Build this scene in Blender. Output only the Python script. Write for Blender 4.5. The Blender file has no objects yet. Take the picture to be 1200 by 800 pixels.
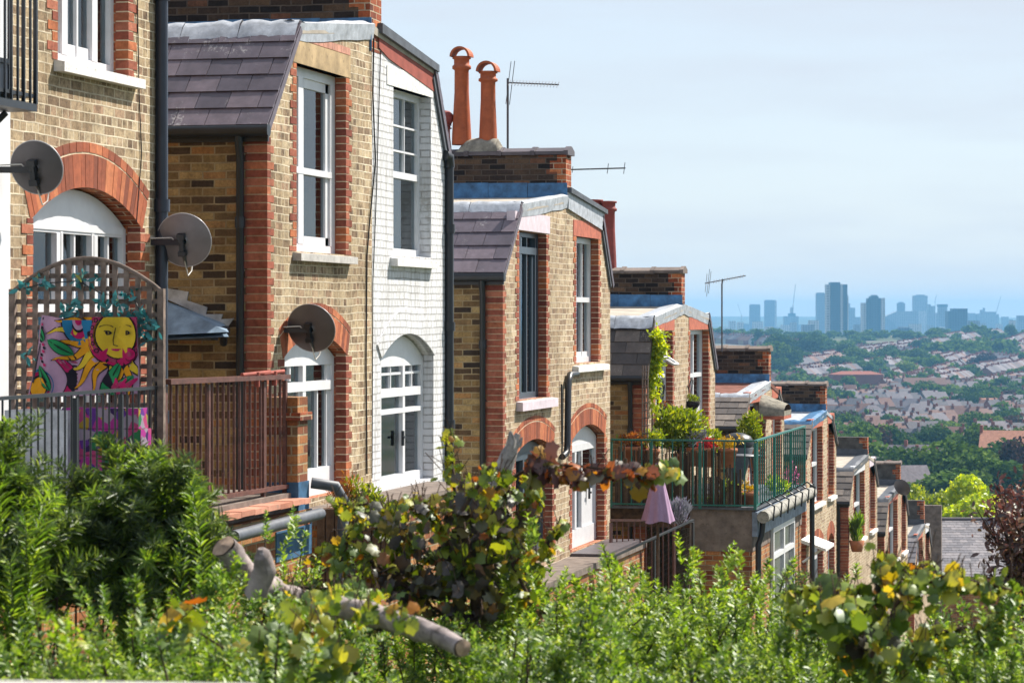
import bpy, bmesh, math, random
import numpy as np
from mathutils import Vector, Matrix, noise as mnoise
from mathutils.geometry import tessellate_polygon
R = math.radians
rnd = random.Random(7)
C = bpy.context.scene.collection
scene = bpy.context.scene

# ------------------------------------------------------------------ camera, sky, sun, exposure
F, PSI, X0, HZ = 3323.0, R(13.05), 7.95, 372.0      # focal length in photo pixels, yaw, distance of the end walls, horizon row
FWD = Vector((-math.sin(PSI), math.cos(PSI), 0)); RGT = Vector((math.cos(PSI), math.sin(PSI), 0)); UP = Vector((0, 0, 1))
cam_d = bpy.data.cameras.new('camera'); cam = bpy.data.objects.new('camera', cam_d); C.objects.link(cam)
cam.rotation_euler = (R(90), 0, PSI)
cam_d.sensor_width = 36; cam_d.lens = 36 * F / 1200; cam_d.shift_y = -(400 - HZ) / 1200
cam_d.clip_start = 0.3; cam_d.clip_end = 60000
cam_d.dof.use_dof = True; cam_d.dof.focus_distance = 34; cam_d.dof.aperture_fstop = 9.0
scene.camera = cam
SUN_EL, SUN_AZ = R(47), R(39)
sdir = Vector((math.cos(SUN_EL) * math.sin(SUN_AZ), math.cos(SUN_EL) * math.cos(SUN_AZ), math.sin(SUN_EL)))
w = bpy.data.worlds.new('World'); scene.world = w; w.use_nodes = True
wn = w.node_tree; wn.nodes.clear()
sky = wn.nodes.new('ShaderNodeTexSky'); sky.sky_type = 'NISHITA'; sky.sun_disc = False
sky.sun_elevation = SUN_EL; sky.sun_rotation = SUN_AZ; sky.altitude = 60; sky.air_density = 1.0; sky.dust_density = 0.3; sky.ozone_density = 2.0
tc = wn.nodes.new('ShaderNodeTexCoord'); mp = wn.nodes.new('ShaderNodeMapping'); mp.inputs['Scale'].default_value = (2.2, 2.2, 16)
mp.inputs['Rotation'].default_value = (R(4), R(-7), 0)
cn = wn.nodes.new('ShaderNodeTexNoise'); cn.inputs['Scale'].default_value = 2.1; cn.inputs['Detail'].default_value = 7; cn.inputs['Roughness'].default_value = .55
cr = wn.nodes.new('ShaderNodeValToRGB'); cr.color_ramp.elements[0].position = .40; cr.color_ramp.elements[1].position = .66
cr.color_ramp.elements[0].color = (.74, .74, .74, 1); cr.color_ramp.elements[1].color = (.92, .92, .92, 1)
mx = wn.nodes.new('ShaderNodeMix'); mx.data_type = 'RGBA'; mx.inputs['B'].default_value = (4.0, 4.3, 4.8, 1)   # thin high cloud
bg = wn.nodes.new('ShaderNodeBackground'); bg.inputs['Strength'].default_value = 0.078
wo = wn.nodes.new('ShaderNodeOutputWorld')
L = wn.links.new
L(tc.outputs['Generated'], mp.inputs['Vector']); L(mp.outputs['Vector'], cn.inputs['Vector']); L(cn.outputs['Fac'], cr.inputs['Fac'])
L(cr.outputs['Color'], mx.inputs['Factor']); L(sky.outputs['Color'], mx.inputs['A']); L(mx.outputs['Result'], bg.inputs['Color']); L(bg.outputs['Background'], wo.inputs['Surface'])
sl = bpy.data.lights.new('sun', 'SUN'); sl.energy = 4.3; sl.angle = R(.5); sl.color = (1, .93, .82)
so = bpy.data.objects.new('sun', sl); C.objects.link(so); so.rotation_euler = (-sdir).to_track_quat('-Z', 'Y').to_euler(); so.location = (40, 60, 90)
vs = scene.view_settings; vs.view_transform = 'Standard'; vs.look = 'None'; vs.exposure = 1.22; vs.gamma = 1; vs.use_curve_mapping = False
scene.cycles.max_bounces = 8; scene.cycles.transparent_max_bounces = 12; scene.cycles.volume_bounces = 0

# ------------------------------------------------------------------ pixel rays of the photograph (1200 x 800) onto real planes
def ray(px, py): return FWD + RGT * ((px - 600) / F) + UP * ((HZ - py) / F)
def E(px, py, o=0.0):                                  # on the plane of the end walls, o metres out towards the gardens
    r = ray(px, py); return r * ((-X0 + o) / r.x)
def EY(px, o=0.0): return E(px, 372, o).y
def EZ(px, py, o=0.0): return E(px, py, o).z
def S(px, py, y): r = ray(px, py); return r * (y / r.y)  # on a plane across the row
def D(px, py, d): return ray(px, py) * d                 # at a depth
def gz(d):                                              # height of the ground with distance
    K = [(0, -1.75), (4, -1.9), (8, -2.3), (14, -3.2), (22, -4.5), (30, -5.6), (45, -7.8), (70, -11.4), (100, -15.5), (160, -21), (300, -27), (540, -31.5), (900, -39), (1200, -38.5),
         (1600, -33), (2000, -25.5), (2350, -17), (2500, -16.5), (2700, -21), (3400, -36), (6600, -38), (7800, -14), (9300, 0), (14000, 0)]
    for (a, za), (b, zb) in zip(K, K[1:]):
        if d <= b: t = (d - a) / (b - a); return za + (zb - za) * t
    return K[-1][1]

# ------------------------------------------------------------------ object helpers
BASE = {}
def tag(o, label=None, cat=None, group=None, kind=None):
    if label: o['label'] = label
    if cat: o['category'] = cat
    if group: o['group'] = group
    if kind: o['kind'] = kind
    return o
def thing(name, label, cat, loc=(0, 0, 0), group=None):
    o = bpy.data.objects.new(name, None); C.objects.link(o); o.location = loc; o.empty_display_size = .2
    BASE[o] = Vector(loc); return tag(o, label, cat, group)
def copy_tree(o, parent=None, loc=None, rz=None, sc=None):
    c = o.copy(); C.objects.link(c)
    if parent: c.parent = parent
    if loc is not None: c.location = loc
    if rz is not None: c.rotation_euler = (0, 0, rz)
    if sc is not None: c.scale = (sc, sc, sc) if not hasattr(sc, '__len__') else sc
    for ch in o.children: copy_tree(ch, c)
    return c

class MB:
    def __init__(s): s.v = []; s.f = []; s.m = []; s.s = []
    def add(s, vs, fs, m=0, smooth=False):
        b = len(s.v); s.v += [tuple(v) for v in vs]
        for f in fs: s.f.append([b + i for i in f]); s.m.append(m); s.s.append(smooth)
        return s
    def box(s, x0, x1, y0, y1, z0, z1, m=0):
        if x0 > x1: x0, x1 = x1, x0
        if y0 > y1: y0, y1 = y1, y0
        if z0 > z1: z0, z1 = z1, z0
        vs = [(x, y, z) for x in (x0, x1) for y in (y0, y1) for z in (z0, z1)]
        return s.add(vs, [(0, 1, 3, 2), (4, 6, 7, 5), (0, 4, 5, 1), (2, 3, 7, 6), (0, 2, 6, 4), (1, 5, 7, 3)], m)
    def obox(s, c, ax, ay, az, m=0):                    # oriented box: centre and three half-axis vectors
        c, ax, ay, az = map(Vector, (c, ax, ay, az))
        vs = [c + ax * i + ay * j + az * k for i in (-1, 1) for j in (-1, 1) for k in (-1, 1)]
        return s.add(vs, [(0, 1, 3, 2), (4, 6, 7, 5), (0, 4, 5, 1), (2, 3, 7, 6), (0, 2, 6, 4), (1, 5, 7, 3)], m)
    def prism(s, poly, x0, x1, m=0):                    # polygon in (y, z) between two x
        n = len(poly); vs = [(x0, y, z) for y, z in poly] + [(x1, y, z) for y, z in poly]
        fs = [list(range(n))[::-1], list(range(n, 2 * n))] + [(i, (i + 1) % n, n + (i + 1) % n, n + i) for i in range(n)]
        return s.add(vs, fs, m)
    def prismy(s, poly, y0, y1, m=0):                   # polygon in (x, z) between two y
        n = len(poly); vs = [(x, y0, z) for x, z in poly] + [(x, y1, z) for x, z in poly]
        fs = [list(range(n))[::-1], list(range(n, 2 * n))] + [(i, (i + 1) % n, n + (i + 1) % n, n + i) for i in range(n)]
        return s.add(vs, fs, m)
    def tube(s, pts, r, n=8, m=0, cap=True):
        pts = [Vector(p) for p in pts]; k = len(pts); rs = r if hasattr(r, '__len__') else [r] * k
        vs = []; up = None
        for i, p in enumerate(pts):
            t = (pts[min(i + 1, k - 1)] - pts[max(i - 1, 0)]).normalized()
            if up is None: up = Vector((0, 0, 1)) if abs(t.z) < .9 else Vector((1, 0, 0))
            a = t.cross(up).normalized(); b = a.cross(t).normalized(); up = b
            vs += [p + (a * math.cos(2 * math.pi * j / n) + b * math.sin(2 * math.pi * j / n)) * rs[i] for j in range(n)]
        fs = [(i * n + j, i * n + (j + 1) % n, (i + 1) * n + (j + 1) % n, (i + 1) * n + j) for i in range(k - 1) for j in range(n)]
        s.add(vs, fs, m, True)
        if cap:
            s.add(vs[:n], [list(range(n))], m); s.add(vs[-n:], [list(range(n))[::-1]], m)
        return s
    def lathe(s, prof, c=(0, 0, 0), n=20, m=0):         # profile of (r, z)
        c = Vector(c); vs = [(c.x + r * math.cos(2 * math.pi * j / n), c.y + r * math.sin(2 * math.pi * j / n), c.z + z) for r, z in prof for j in range(n)]
        k = len(prof)
        s.add(vs, [(i * n + j, i * n + (j + 1) % n, (i + 1) * n + (j + 1) % n, (i + 1) * n + j) for i in range(k - 1) for j in range(n)], m, True)
        return s
    def build(s, name, mats, parent=None, base=None):
        b = base if base is not None else BASE.get(parent, Vector((0, 0, 0)))
        me = bpy.data.meshes.new(name); me.from_pydata([(x - b[0], y - b[1], z - b[2]) for x, y, z in s.v], [], s.f)
        mats = mats if isinstance(mats, (list, tuple)) else [mats]
        for m in mats: me.materials.append(m)
        me.polygons.foreach_set('material_index', s.m); me.polygons.foreach_set('use_smooth', s.s)
        uv = me.uv_layers.new(name='UVMap'); d = [0.0] * (2 * len(me.loops))
        for p in me.polygons:
            n = p.normal; ax = max(range(3), key=lambda i: abs(n[i]))
            for li in p.loop_indices:
                x, y, z = s.v[me.loops[li].vertex_index]
                d[2 * li], d[2 * li + 1] = ((y, z), (x, z), (x, y))[ax]
        uv.data.foreach_set('uv', d); me.update()
        o = bpy.data.objects.new(name, me); C.objects.link(o)
        if parent: o.parent = parent
        else: o.location = b
        BASE[o] = Vector(b); return o

def np_mesh(name, verts, faces, mats, parent=None, mi=None, base=(0, 0, 0), smooth=False):
    verts = np.asarray(verts, np.float32) - np.asarray(base, np.float32); faces = np.asarray(faces, np.int32)
    me = bpy.data.meshes.new(name); k = faces.shape[1]
    me.vertices.add(len(verts)); me.vertices.foreach_set('co', verts.ravel())
    me.loops.add(faces.size); me.loops.foreach_set('vertex_index', faces.ravel())
    me.polygons.add(len(faces)); me.polygons.foreach_set('loop_start', np.arange(0, faces.size, k, dtype=np.int32))
    for m in (mats if isinstance(mats, (list, tuple)) else [mats]): me.materials.append(m)
    if mi is not None: me.polygons.foreach_set('material_index', np.asarray(mi, np.int32))
    if smooth: me.polygons.foreach_set('use_smooth', np.ones(len(faces), bool))
    me.update(calc_edges=True); me.validate()
    o = bpy.data.objects.new(name, me); C.objects.link(o)
    if parent: o.parent = parent
    else: o.location = base
    return o

# ------------------------------------------------------------------ materials
class NT:
    def __init__(s, name):
        s.mat = bpy.data.materials.new(name); s.mat.use_nodes = True; s.t = s.mat.node_tree; s.t.nodes.clear()
        s.out = s.t.nodes.new('ShaderNodeOutputMaterial')
    def n(s, ty, **kw):
        nd = s.t.nodes.new('ShaderNode' + ty)
        for k, v in kw.items():
            if k in ('data_type', 'operation', 'blend_type', 'offset', 'offset_frequency', 'squash', 'squash_frequency', 'feature', 'noise_dimensions', 'distance', 'layer_name', 'interpolation'): setattr(nd, k, v)
            else:
                nd.inputs[k.replace('_', ' ')].default_value = v
        return nd
    def l(s, a, b): s.t.links.new(a, b)
    def ramp(s, fac, stops, interp='LINEAR'):
        r = s.t.nodes.new('ShaderNodeValToRGB'); e = r.color_ramp.elements; r.color_ramp.interpolation = interp
        while len(e) < len(stops): e.new(.5)
        for el, (p, c) in zip(e, stops):
            el.position = p; el.color = (c[0], c[1], c[2], 1) if hasattr(c, '__len__') else (c, c, c, 1)
        s.l(fac, r.inputs['Fac']); return r.outputs['Color']
    def mix(s, a, b, fac, blend='MIX'):
        m = s.t.nodes.new('ShaderNodeMix'); m.data_type = 'RGBA'; m.blend_type = blend
        for sock, v in ((m.inputs['A'], a), (m.inputs['B'], b), (m.inputs['Factor'], fac)):
            if hasattr(v, 'links') or hasattr(v, 'is_output'): s.l(v, sock)
            elif hasattr(v, '__len__'): sock.default_value = (v[0], v[1], v[2], 1)
            else: sock.default_value = v
        return m.outputs['Result']
    def math(s, op, a, b=0.0):
        m = s.t.nodes.new('ShaderNodeMath'); m.operation = op
        for sock, v in ((m.inputs[0], a), (m.inputs[1], b)):
            if hasattr(v, 'is_output'): s.l(v, sock)
            else: sock.default_value = v
        return m.outputs[0]
    def noise(s, scale, detail=4, rough=.55, vec=None):
        nd = s.n('TexNoise', Scale=scale, Detail=detail, Roughness=rough)
        if vec: s.l(vec, nd.inputs['Vector'])
        return nd.outputs['Fac']
    def pri(s, color, rough=.6, spec=.5, metal=0, bump=None, bstr=.3, bdist=.02):
        p = s.n('BsdfPrincipled')
        for sock, v in ((p.inputs['Base Color'], color), (p.inputs['Roughness'], rough)):
            if hasattr(v, 'is_output'): s.l(v, sock)
            elif hasattr(v, '__len__'): sock.default_value = (v[0], v[1], v[2], 1)
            else: sock.default_value = v
        p.inputs['Metallic'].default_value = metal; p.inputs['Specular IOR Level'].default_value = spec
        if bump is not None:
            b = s.n('Bump', Strength=bstr, Distance=bdist); s.l(bump, b.inputs['Height']); s.l(b.outputs['Normal'], p.inputs['Normal'])
        s.l(p.outputs['BSDF'], s.out.inputs['Surface']); return p
    def uv(s): return s.n('UVMap').outputs['UV']
    def obj(s): return s.n('TexCoord').outputs['Object']

def brick_mat(name, ramp, mortar, msize=.007, squash=.5, stain=.35, rowh=.075, bw=.225, sag=.016, bstr=.9, rough=.85, paint=None, proud=False, blotch=.5):
    t = NT(name); uv = t.uv()
    n1 = t.n('TexNoise', Scale=1.1, Detail=2); t.l(uv, n1.inputs['Vector'])
    n2 = t.n('TexNoise', Scale=14.0, Detail=2); t.l(uv, n2.inputs['Vector'])
    va = t.n('VectorMath', operation='MULTIPLY_ADD'); t.l(n1.outputs['Color'], va.inputs[0]); va.inputs[1].default_value = (sag, sag * 1.6, 0); t.l(uv, va.inputs[2])
    vb = t.n('VectorMath', operation='MULTIPLY_ADD'); t.l(n2.outputs['Color'], vb.inputs[0]); vb.inputs[1].default_value = (.012, .009, 0); t.l(va.outputs[0], vb.inputs[2])
    b = t.n('TexBrick', offset=.5, offset_frequency=2, squash=squash, squash_frequency=2, Color1=(0, 0, 0, 1), Color2=(1, 1, 1, 1), Mortar=(.5, .5, .5, 1), Scale=1.0, Mortar_Size=msize, Mortar_Smooth=.25, Bias=0.0, Brick_Width=bw, Row_Height=rowh)
    t.l(vb.outputs[0], b.inputs['Vector'])
    col = t.ramp(b.outputs['Color'], ramp)
    fine = t.noise(38, 5, .7, uv)
    col = t.mix(col, t.ramp(fine, [(.3, .45), (.7, 1.3)]), .65, 'MULTIPLY')
    bl = t.noise(7, 6, .75, uv); col = t.mix(col, t.ramp(bl, [(.34, (.30, .27, .25)), (.54, (1, 1, 1))]), blotch, 'MULTIPLY')
    mcol = t.mix(mortar, t.ramp(t.noise(6, 4, .6, uv), [(.35, .6), (.65, 1.1)]), .6, 'MULTIPLY')
    c = t.mix(col, mcol, b.outputs['Fac'])
    big = t.noise(.8, 5, .65, uv)
    c = t.mix(c, t.ramp(big, [(.32, (.42, .38, .33)), (.62, (1, 1, 1))]), stain, 'MULTIPLY')
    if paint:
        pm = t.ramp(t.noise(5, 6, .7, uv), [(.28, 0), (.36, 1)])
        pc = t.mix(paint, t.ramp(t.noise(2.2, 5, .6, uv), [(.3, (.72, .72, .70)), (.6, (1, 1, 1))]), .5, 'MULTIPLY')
        pc = t.mix(pc, t.mix(pc, (.30, .29, .28), t.ramp(t.noise(9, 5, .7, uv), [(.35, .15), (.62, .85)])), b.outputs['Fac'])  # patchy darkening of the joints paints in the shadow of the recessed mortar
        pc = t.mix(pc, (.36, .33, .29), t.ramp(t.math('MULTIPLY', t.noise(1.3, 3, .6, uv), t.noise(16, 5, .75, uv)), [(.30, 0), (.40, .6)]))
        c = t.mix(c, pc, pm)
    sm = t.n('Mapping', Scale=(5.0, .35, 1)); t.l(uv, sm.inputs['Vector']); sk = t.noise(1.6, 5, .65, sm.outputs['Vector'])
    c = t.mix(c, t.ramp(sk, [(.34, (.58, .55, .50)), (.52, (1, 1, 1))]), .55 if paint else .45, 'MULTIPLY')
    h = t.math('ADD' if proud else 'SUBTRACT', t.math('MULTIPLY', fine, .35), t.math('MULTIPLY', b.outputs['Fac'], 1.0))
    t.pri(c, rough, .25, 0, h, bstr, .016); return t.mat
M = {}
M['stock'] = brick_mat('yellow stock brick', [(0, (.26, .175, .11)), (.2, (.43, .315, .195)), (.5, (.55, .425, .265)), (.8, (.61, .49, .325)), (1, (.48, .31, .20))], (.80, .70, .53), .0065, stain=.75, sag=.03, proud=True, bstr=1.0, blotch=.9)
M['stock_b'] = brick_mat('pale stock brick', [(0, (.32, .215, .14)), (.3, (.48, .355, .225)), (.6, (.57, .44, .29)), (.85, (.62, .51, .35)), (1, (.48, .31, .20))], (.80, .69, .54), .006, stain=.6, sag=.022, proud=True, bstr=1.0, blotch=.8)
M['sooty'] = brick_mat('weathered brown brick', [(0, (.045, .032, .025)), (.2, (.15, .09, .045)), (.42, (.40, .27, .11)), (.62, (.25, .15, .07)), (.8, (.50, .36, .16)), (1, (.42, .16, .05))], (.40, .31, .18), .008, squash=1.0, stain=.55, sag=.02)
M['parapet'] = brick_mat('blackened parapet brick', [(0, (.02, .016, .016)), (.4, (.05, .034, .028)), (.7, (.10, .062, .04)), (.9, (.16, .10, .06)), (1, (.26, .09, .05))], (.13, .10, .08), .008, squash=1.0, stain=.6)
M['red'] = brick_mat('red brick', [(0, (.13, .035, .02)), (.4, (.32, .075, .03)), (.75, (.46, .12, .045)), (1, (.58, .20, .08))], (.50, .40, .28), .0065, squash=1.0, stain=.3)
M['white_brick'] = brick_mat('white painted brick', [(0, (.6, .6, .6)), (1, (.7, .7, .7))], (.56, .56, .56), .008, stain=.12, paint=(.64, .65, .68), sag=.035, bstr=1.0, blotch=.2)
M['orange_brick'] = brick_mat('orange garden brick', [(0, (.20, .06, .03)), (.4, (.40, .15, .05)), (.8, (.5, .24, .09)), (1, (.22, .13, .07))], (.40, .32, .2), .008, squash=1.0, stain=.4)

def island_mat(name, stops, rough=.5, spec=.4, speck=None, bstr=.15, nscale=10, soot=.35):
    t = NT(name); rp = t.n('NewGeometry').outputs['Random Per Island']; col = t.ramp(rp, stops); ob = t.uv()
    nn = t.noise(nscale, 5, .65, ob); col = t.mix(col, t.ramp(nn, [(.3, .55), (.7, 1.25)]), .6, 'MULTIPLY'); col = t.mix(col, t.ramp(t.noise(2.6, 5, .7, ob), [(.36, (.42, .40, .39)), (.56, (1, 1, 1))]), soot, 'MULTIPLY')
    if speck is not None:
        col = t.mix(col, speck, t.ramp(t.math('MULTIPLY', t.noise(2.2, 3, .6, ob), t.noise(26, 5, .8, ob)), [(.33, 0), (.42, .8)]))
    t.pri(col, rough, spec, 0, nn, bstr, .01); return t.mat
M['slate'] = island_mat('purple slate', [(0, (.075, .062, .082)), (.5, (.115, .092, .115)), (1, (.165, .13, .155))], .42, .5, (.42, .40, .40))
M['slate_old'] = island_mat('weathered slate', [(0, (.05, .042, .04)), (.5, (.10, .082, .075)), (1, (.17, .14, .12))], .6, .35, (.30, .27, .24))
M['slate_grey'] = island_mat('grey slate', [(0, (.10, .095, .11)), (.5, (.16, .15, .165)), (1, (.22, .20, .21))], .5, .4, (.35, .33, .32))
M['ridge'] = island_mat('dark coping tile', [(0, (.06, .05, .06)), (1, (.11, .09, .10))], .45, .5, (.25, .24, .24))
M['ridge_old'] = island_mat('old coping tile', [(0, (.10, .08, .075)), (1, (.2, .16, .14))], .75, .3, (.38, .36, .32))
M['voussoir'] = island_mat('rubbed red arch brick', [(0, (.19, .055, .03)), (.4, (.31, .085, .04)), (.8, (.42, .125, .055)), (1, (.50, .18, .08))], .75, .25, (.12, .05, .03), nscale=16)
M['terracotta'] = island_mat('orange terracotta', [(0, (.34, .075, .03)), (1, (.44, .115, .04))], .62, .3, (.16, .07, .04), nscale=7)
M['clay_red'] = island_mat('dark red clay', [(0, (.22, .045, .04)), (1, (.27, .06, .05))], .65, .3, (.10, .05, .05), nscale=7)
M['tile_cop'] = island_mat('terracotta coping', [(0, (.40, .15, .09)), (1, (.55, .26, .18))], .7, .3, (.25, .2, .17))

def plain(name, col, rough=.5, spec=.5, metal=0, var=.25, scale=6, bump=.08, dirt=None):
    t = NT(name); ob = t.uv(); nn = t.noise(scale, 5, .6, ob)
    c = t.mix(col, t.ramp(nn, [(.3, 1 - var * 1.6), (.7, 1 + var * .6)]), 1.0, 'MULTIPLY')
    if dirt is not None: c = t.mix(c, dirt, t.ramp(t.noise(scale * 2.7, 6, .75, ob), [(.56, 0), (.66, .75)]))
    t.pri(c, rough, spec, metal, nn, bump, .01); return t.mat
M['white'] = plain('white paint', (.66, .665, .69), .35, .5, var=.06)
M['white_old'] = plain('flaking white paint', (.72, .71, .69), .6, .3, var=.15, dirt=(.16, .15, .14), scale=9)
M['blue_frame'] = plain('dark blue grey paint', (.055, .075, .10), .35, .5, var=.1)
M['stone'] = plain('tan stone', (.45, .33, .19), .85, .2, var=.3, dirt=(.16, .12, .08), scale=4)
M['lilac'] = plain('lilac painted stone', (.60, .52, .58), .7, .3, var=.15)
M['redpaint'] = plain('brick red paint', (.44, .13, .08), .7, .3, var=.22, scale=9)
M['maroon'] = plain('dark red render', (.30, .075, .055), .75, .25, var=.2)
M['sill'] = plain('grey stone sill', (.48, .46, .44), .8, .2, var=.2, dirt=(.2, .19, .18))
M['lead'] = plain('bright lead sheet', (.46, .49, .54), .5, .5, 0.2, var=.28, scale=8, bump=.4, dirt=(.30, .33, .38))
M['lead_blue'] = plain('lead with painted sky reflection', (.06, .19, .38), .45, .5, 0, var=.45, scale=5, bump=.3)  # strong blue is the sky's reflection on the lead, painted into its colour
M['lead_dark'] = plain('dark lead', (.09, .10, .12), .55, .4, .0, var=.3)
M['felt'] = plain('sandy roof felt', (.40, .36, .31), .9, .1, var=.22, scale=3)
M['felt_red'] = plain('red brown roof felt', (.20, .09, .07), .9, .1, var=.3, scale=4)
M['render'] = plain('grey brown render', (.20, .165, .145), .9, .1, var=.3, scale=5, bump=.3, dirt=(.10, .085, .08))
M['render_dark'] = plain('dark stained render', (.10, .095, .09), .9, .1, var=.35, scale=4, bump=.3)
M['cement'] = plain('cement', (.26, .24, .20), .95, .1, var=.35, scale=9, bump=.6)
M['black'] = plain('black painted iron', (.016, .018, .023), .38, .5, var=.2)
M['navy'] = plain('navy painted pipe', (.018, .024, .042), .35, .5, var=.2)
M['brown_iron'] = plain('rusty brown paint', (.115, .045, .035), .5, .4, var=.35, dirt=(.26, .12, .07), scale=14)
M['green_iron'] = plain('green painted iron', (.008, .14, .115), .35, .5, var=.2)
M['dish'] = plain('grey dish metal', (.105, .095, .10), .45, .5, .25, var=.12)
M['dish_pale'] = plain('pale grey dish metal', (.21, .20, .21), .45, .5, .25, var=.12)
M['dish_edge'] = plain('pale dish rim', (.42, .42, .44), .4, .5, .3, var=.1)
M['alu'] = plain('dull aluminium', (.10, .10, .11), .45, .5, .4, var=.1)
M['cable'] = plain('white cable', (.62, .60, .56), .5, .4)
M['cable_black'] = plain('black cable', (.02, .02, .022), .5, .4)
M['wood_grey'] = plain('weathered grey wood', (.21, .16, .135), .85, .2, var=.4, scale=12)
M['wood_brown'] = plain('brown wood', (.12, .075, .05), .8, .2, var=.4, scale=12)
M['reed'] = island_mat('brown reed', [(0, (.035, .022, .015)), (.5, (.075, .05, .033)), (1, (.13, .09, .06))], .85, .2)
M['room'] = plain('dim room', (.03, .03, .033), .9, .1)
M['curtain'] = plain('pale curtain', (.55, .55, .53), .9, .1, var=.15)
M['soil'] = plain('dark soil', (.05, .035, .025), .95, .1, var=.4)
M['pot'] = plain('terracotta pot', (.40, .16, .08), .8, .2, var=.2)
M['basket'] = plain('dark basket', (.035, .03, .03), .85, .2, var=.4, scale=30)
def glass(name, tint=.8, rf=1.0, col=(.75, .88, .92)):
    t = NT(name); fr = t.n('Fresnel', IOR=1.65); tr = t.n('BsdfTransparent'); tr.inputs['Color'].default_value = (col[0] * tint, col[1] * tint, col[2] * tint, 1)
    gl = t.n('BsdfGlossy', Roughness=.03); gl.inputs['Color'].default_value = (.92 * rf, .97 * rf, rf, 1); mxs = t.n('MixShader')
    t.l(fr.outputs[0], mxs.inputs[0]); t.l(tr.outputs[0], mxs.inputs[1]); t.l(gl.outputs[0], mxs.inputs[2]); t.l(mxs.outputs[0], t.out.inputs['Surface']); return t.mat
M['glass'] = glass('window glass')
def leaf_mat(name, stops, trans=.42, rough=.45, tcol=(1.25, 1.35, .5), gloss=.10):
    t = NT(name); rp = t.n('NewGeometry').outputs['Random Per Island']; col = t.ramp(rp, stops)
    d = t.n('BsdfDiffuse'); t.l(col, d.inputs['Color']); tr = t.n('BsdfTranslucent'); t.l(t.mix(col, tcol, 1.0, 'MULTIPLY'), tr.inputs['Color'])
    m1 = t.n('MixShader'); m1.inputs[0].default_value = trans; t.l(d.outputs[0], m1.inputs[1]); t.l(tr.outputs[0], m1.inputs[2])
    g = t.n('BsdfGlossy', Roughness=rough); g.inputs['Color'].default_value = (.8, .85, .8, 1); m2 = t.n('MixShader'); m2.inputs[0].default_value = gloss
    t.l(m1.outputs[0], m2.inputs[1]); t.l(g.outputs[0], m2.inputs[2]); t.l(m2.outputs[0], t.out.inputs['Surface']); return t.mat
# ------------------------------------------------------------------ the setting: one ground sheet from the bank at our feet over the valley to the horizon
def build_ground():
    rr = [1.2]
    while rr[-1] < 8900: rr.append(rr[-1] * 1.13 + .4)
    NA = 180; vs = [(0, 0, gz(0))]; fs = []
    for r_ in rr:
        for j in range(NA):
            a = 2 * math.pi * j / NA; x, y = r_ * math.sin(a), r_ * math.cos(a)
            z = gz(r_) + (mnoise.noise((x / 300, y / 300, 3)) * min(6, r_ * .004) if r_ < 6800 else mnoise.noise((x / 1500, y / 1500, 9)) * 11)
            vs.append((x, y, z))
    fs = [(0, 1 + (j + 1) % NA, 1 + j) for j in range(NA)]
    for i in range(len(rr) - 1):
        for j in range(NA):
            a, b = 1 + i * NA + j, 1 + i * NA + (j + 1) % NA; fs.append((a, b, b + NA, a + NA))
    t = NT('rough grass and town ground'); ob = t.obj()
    n1 = t.noise(.02, 5, .6, ob); n2 = t.noise(1.2, 6, .7, ob)
    c = t.ramp(n1, [(.35, (.055, .075, .03)), (.5, (.09, .10, .05)), (.62, (.16, .14, .12))])
    t.pri(t.mix(c, t.ramp(n2, [(.3, .5), (.7, 1.3)]), 1, 'MULTIPLY'), .95, .1, 0, n2, .4, .05)
    mb = MB(); mb.add(vs, fs); o = mb.build('ground', t.mat); tag(o, kind='structure')
build_ground()

# ------------------------------------------------------------------ windows, doors, walls
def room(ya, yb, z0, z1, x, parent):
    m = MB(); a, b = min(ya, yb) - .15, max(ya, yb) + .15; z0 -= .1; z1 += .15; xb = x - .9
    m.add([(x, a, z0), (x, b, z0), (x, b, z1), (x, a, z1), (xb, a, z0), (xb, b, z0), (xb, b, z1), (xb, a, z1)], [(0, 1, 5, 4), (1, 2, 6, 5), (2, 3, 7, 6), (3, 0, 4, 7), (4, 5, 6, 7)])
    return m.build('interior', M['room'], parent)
def arc(ya, yb, zs, zc, n=14):
    """points of a segmental arch from (ya, zs) over zc to (yb, zs)"""
    h = zc - zs; hw = abs(yb - ya) / 2; rad = (hw * hw + h * h) / (2 * h); cy = (ya + yb) / 2; cz = zc - rad; a0 = math.asin(min(1, hw / rad)); s = 1 if yb > ya else -1
    return [(cy + s * rad * math.sin(-a0 + 2 * a0 * i / n), cz + rad * math.cos(-a0 + 2 * a0 * i / n)) for i in range(n + 1)]
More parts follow.
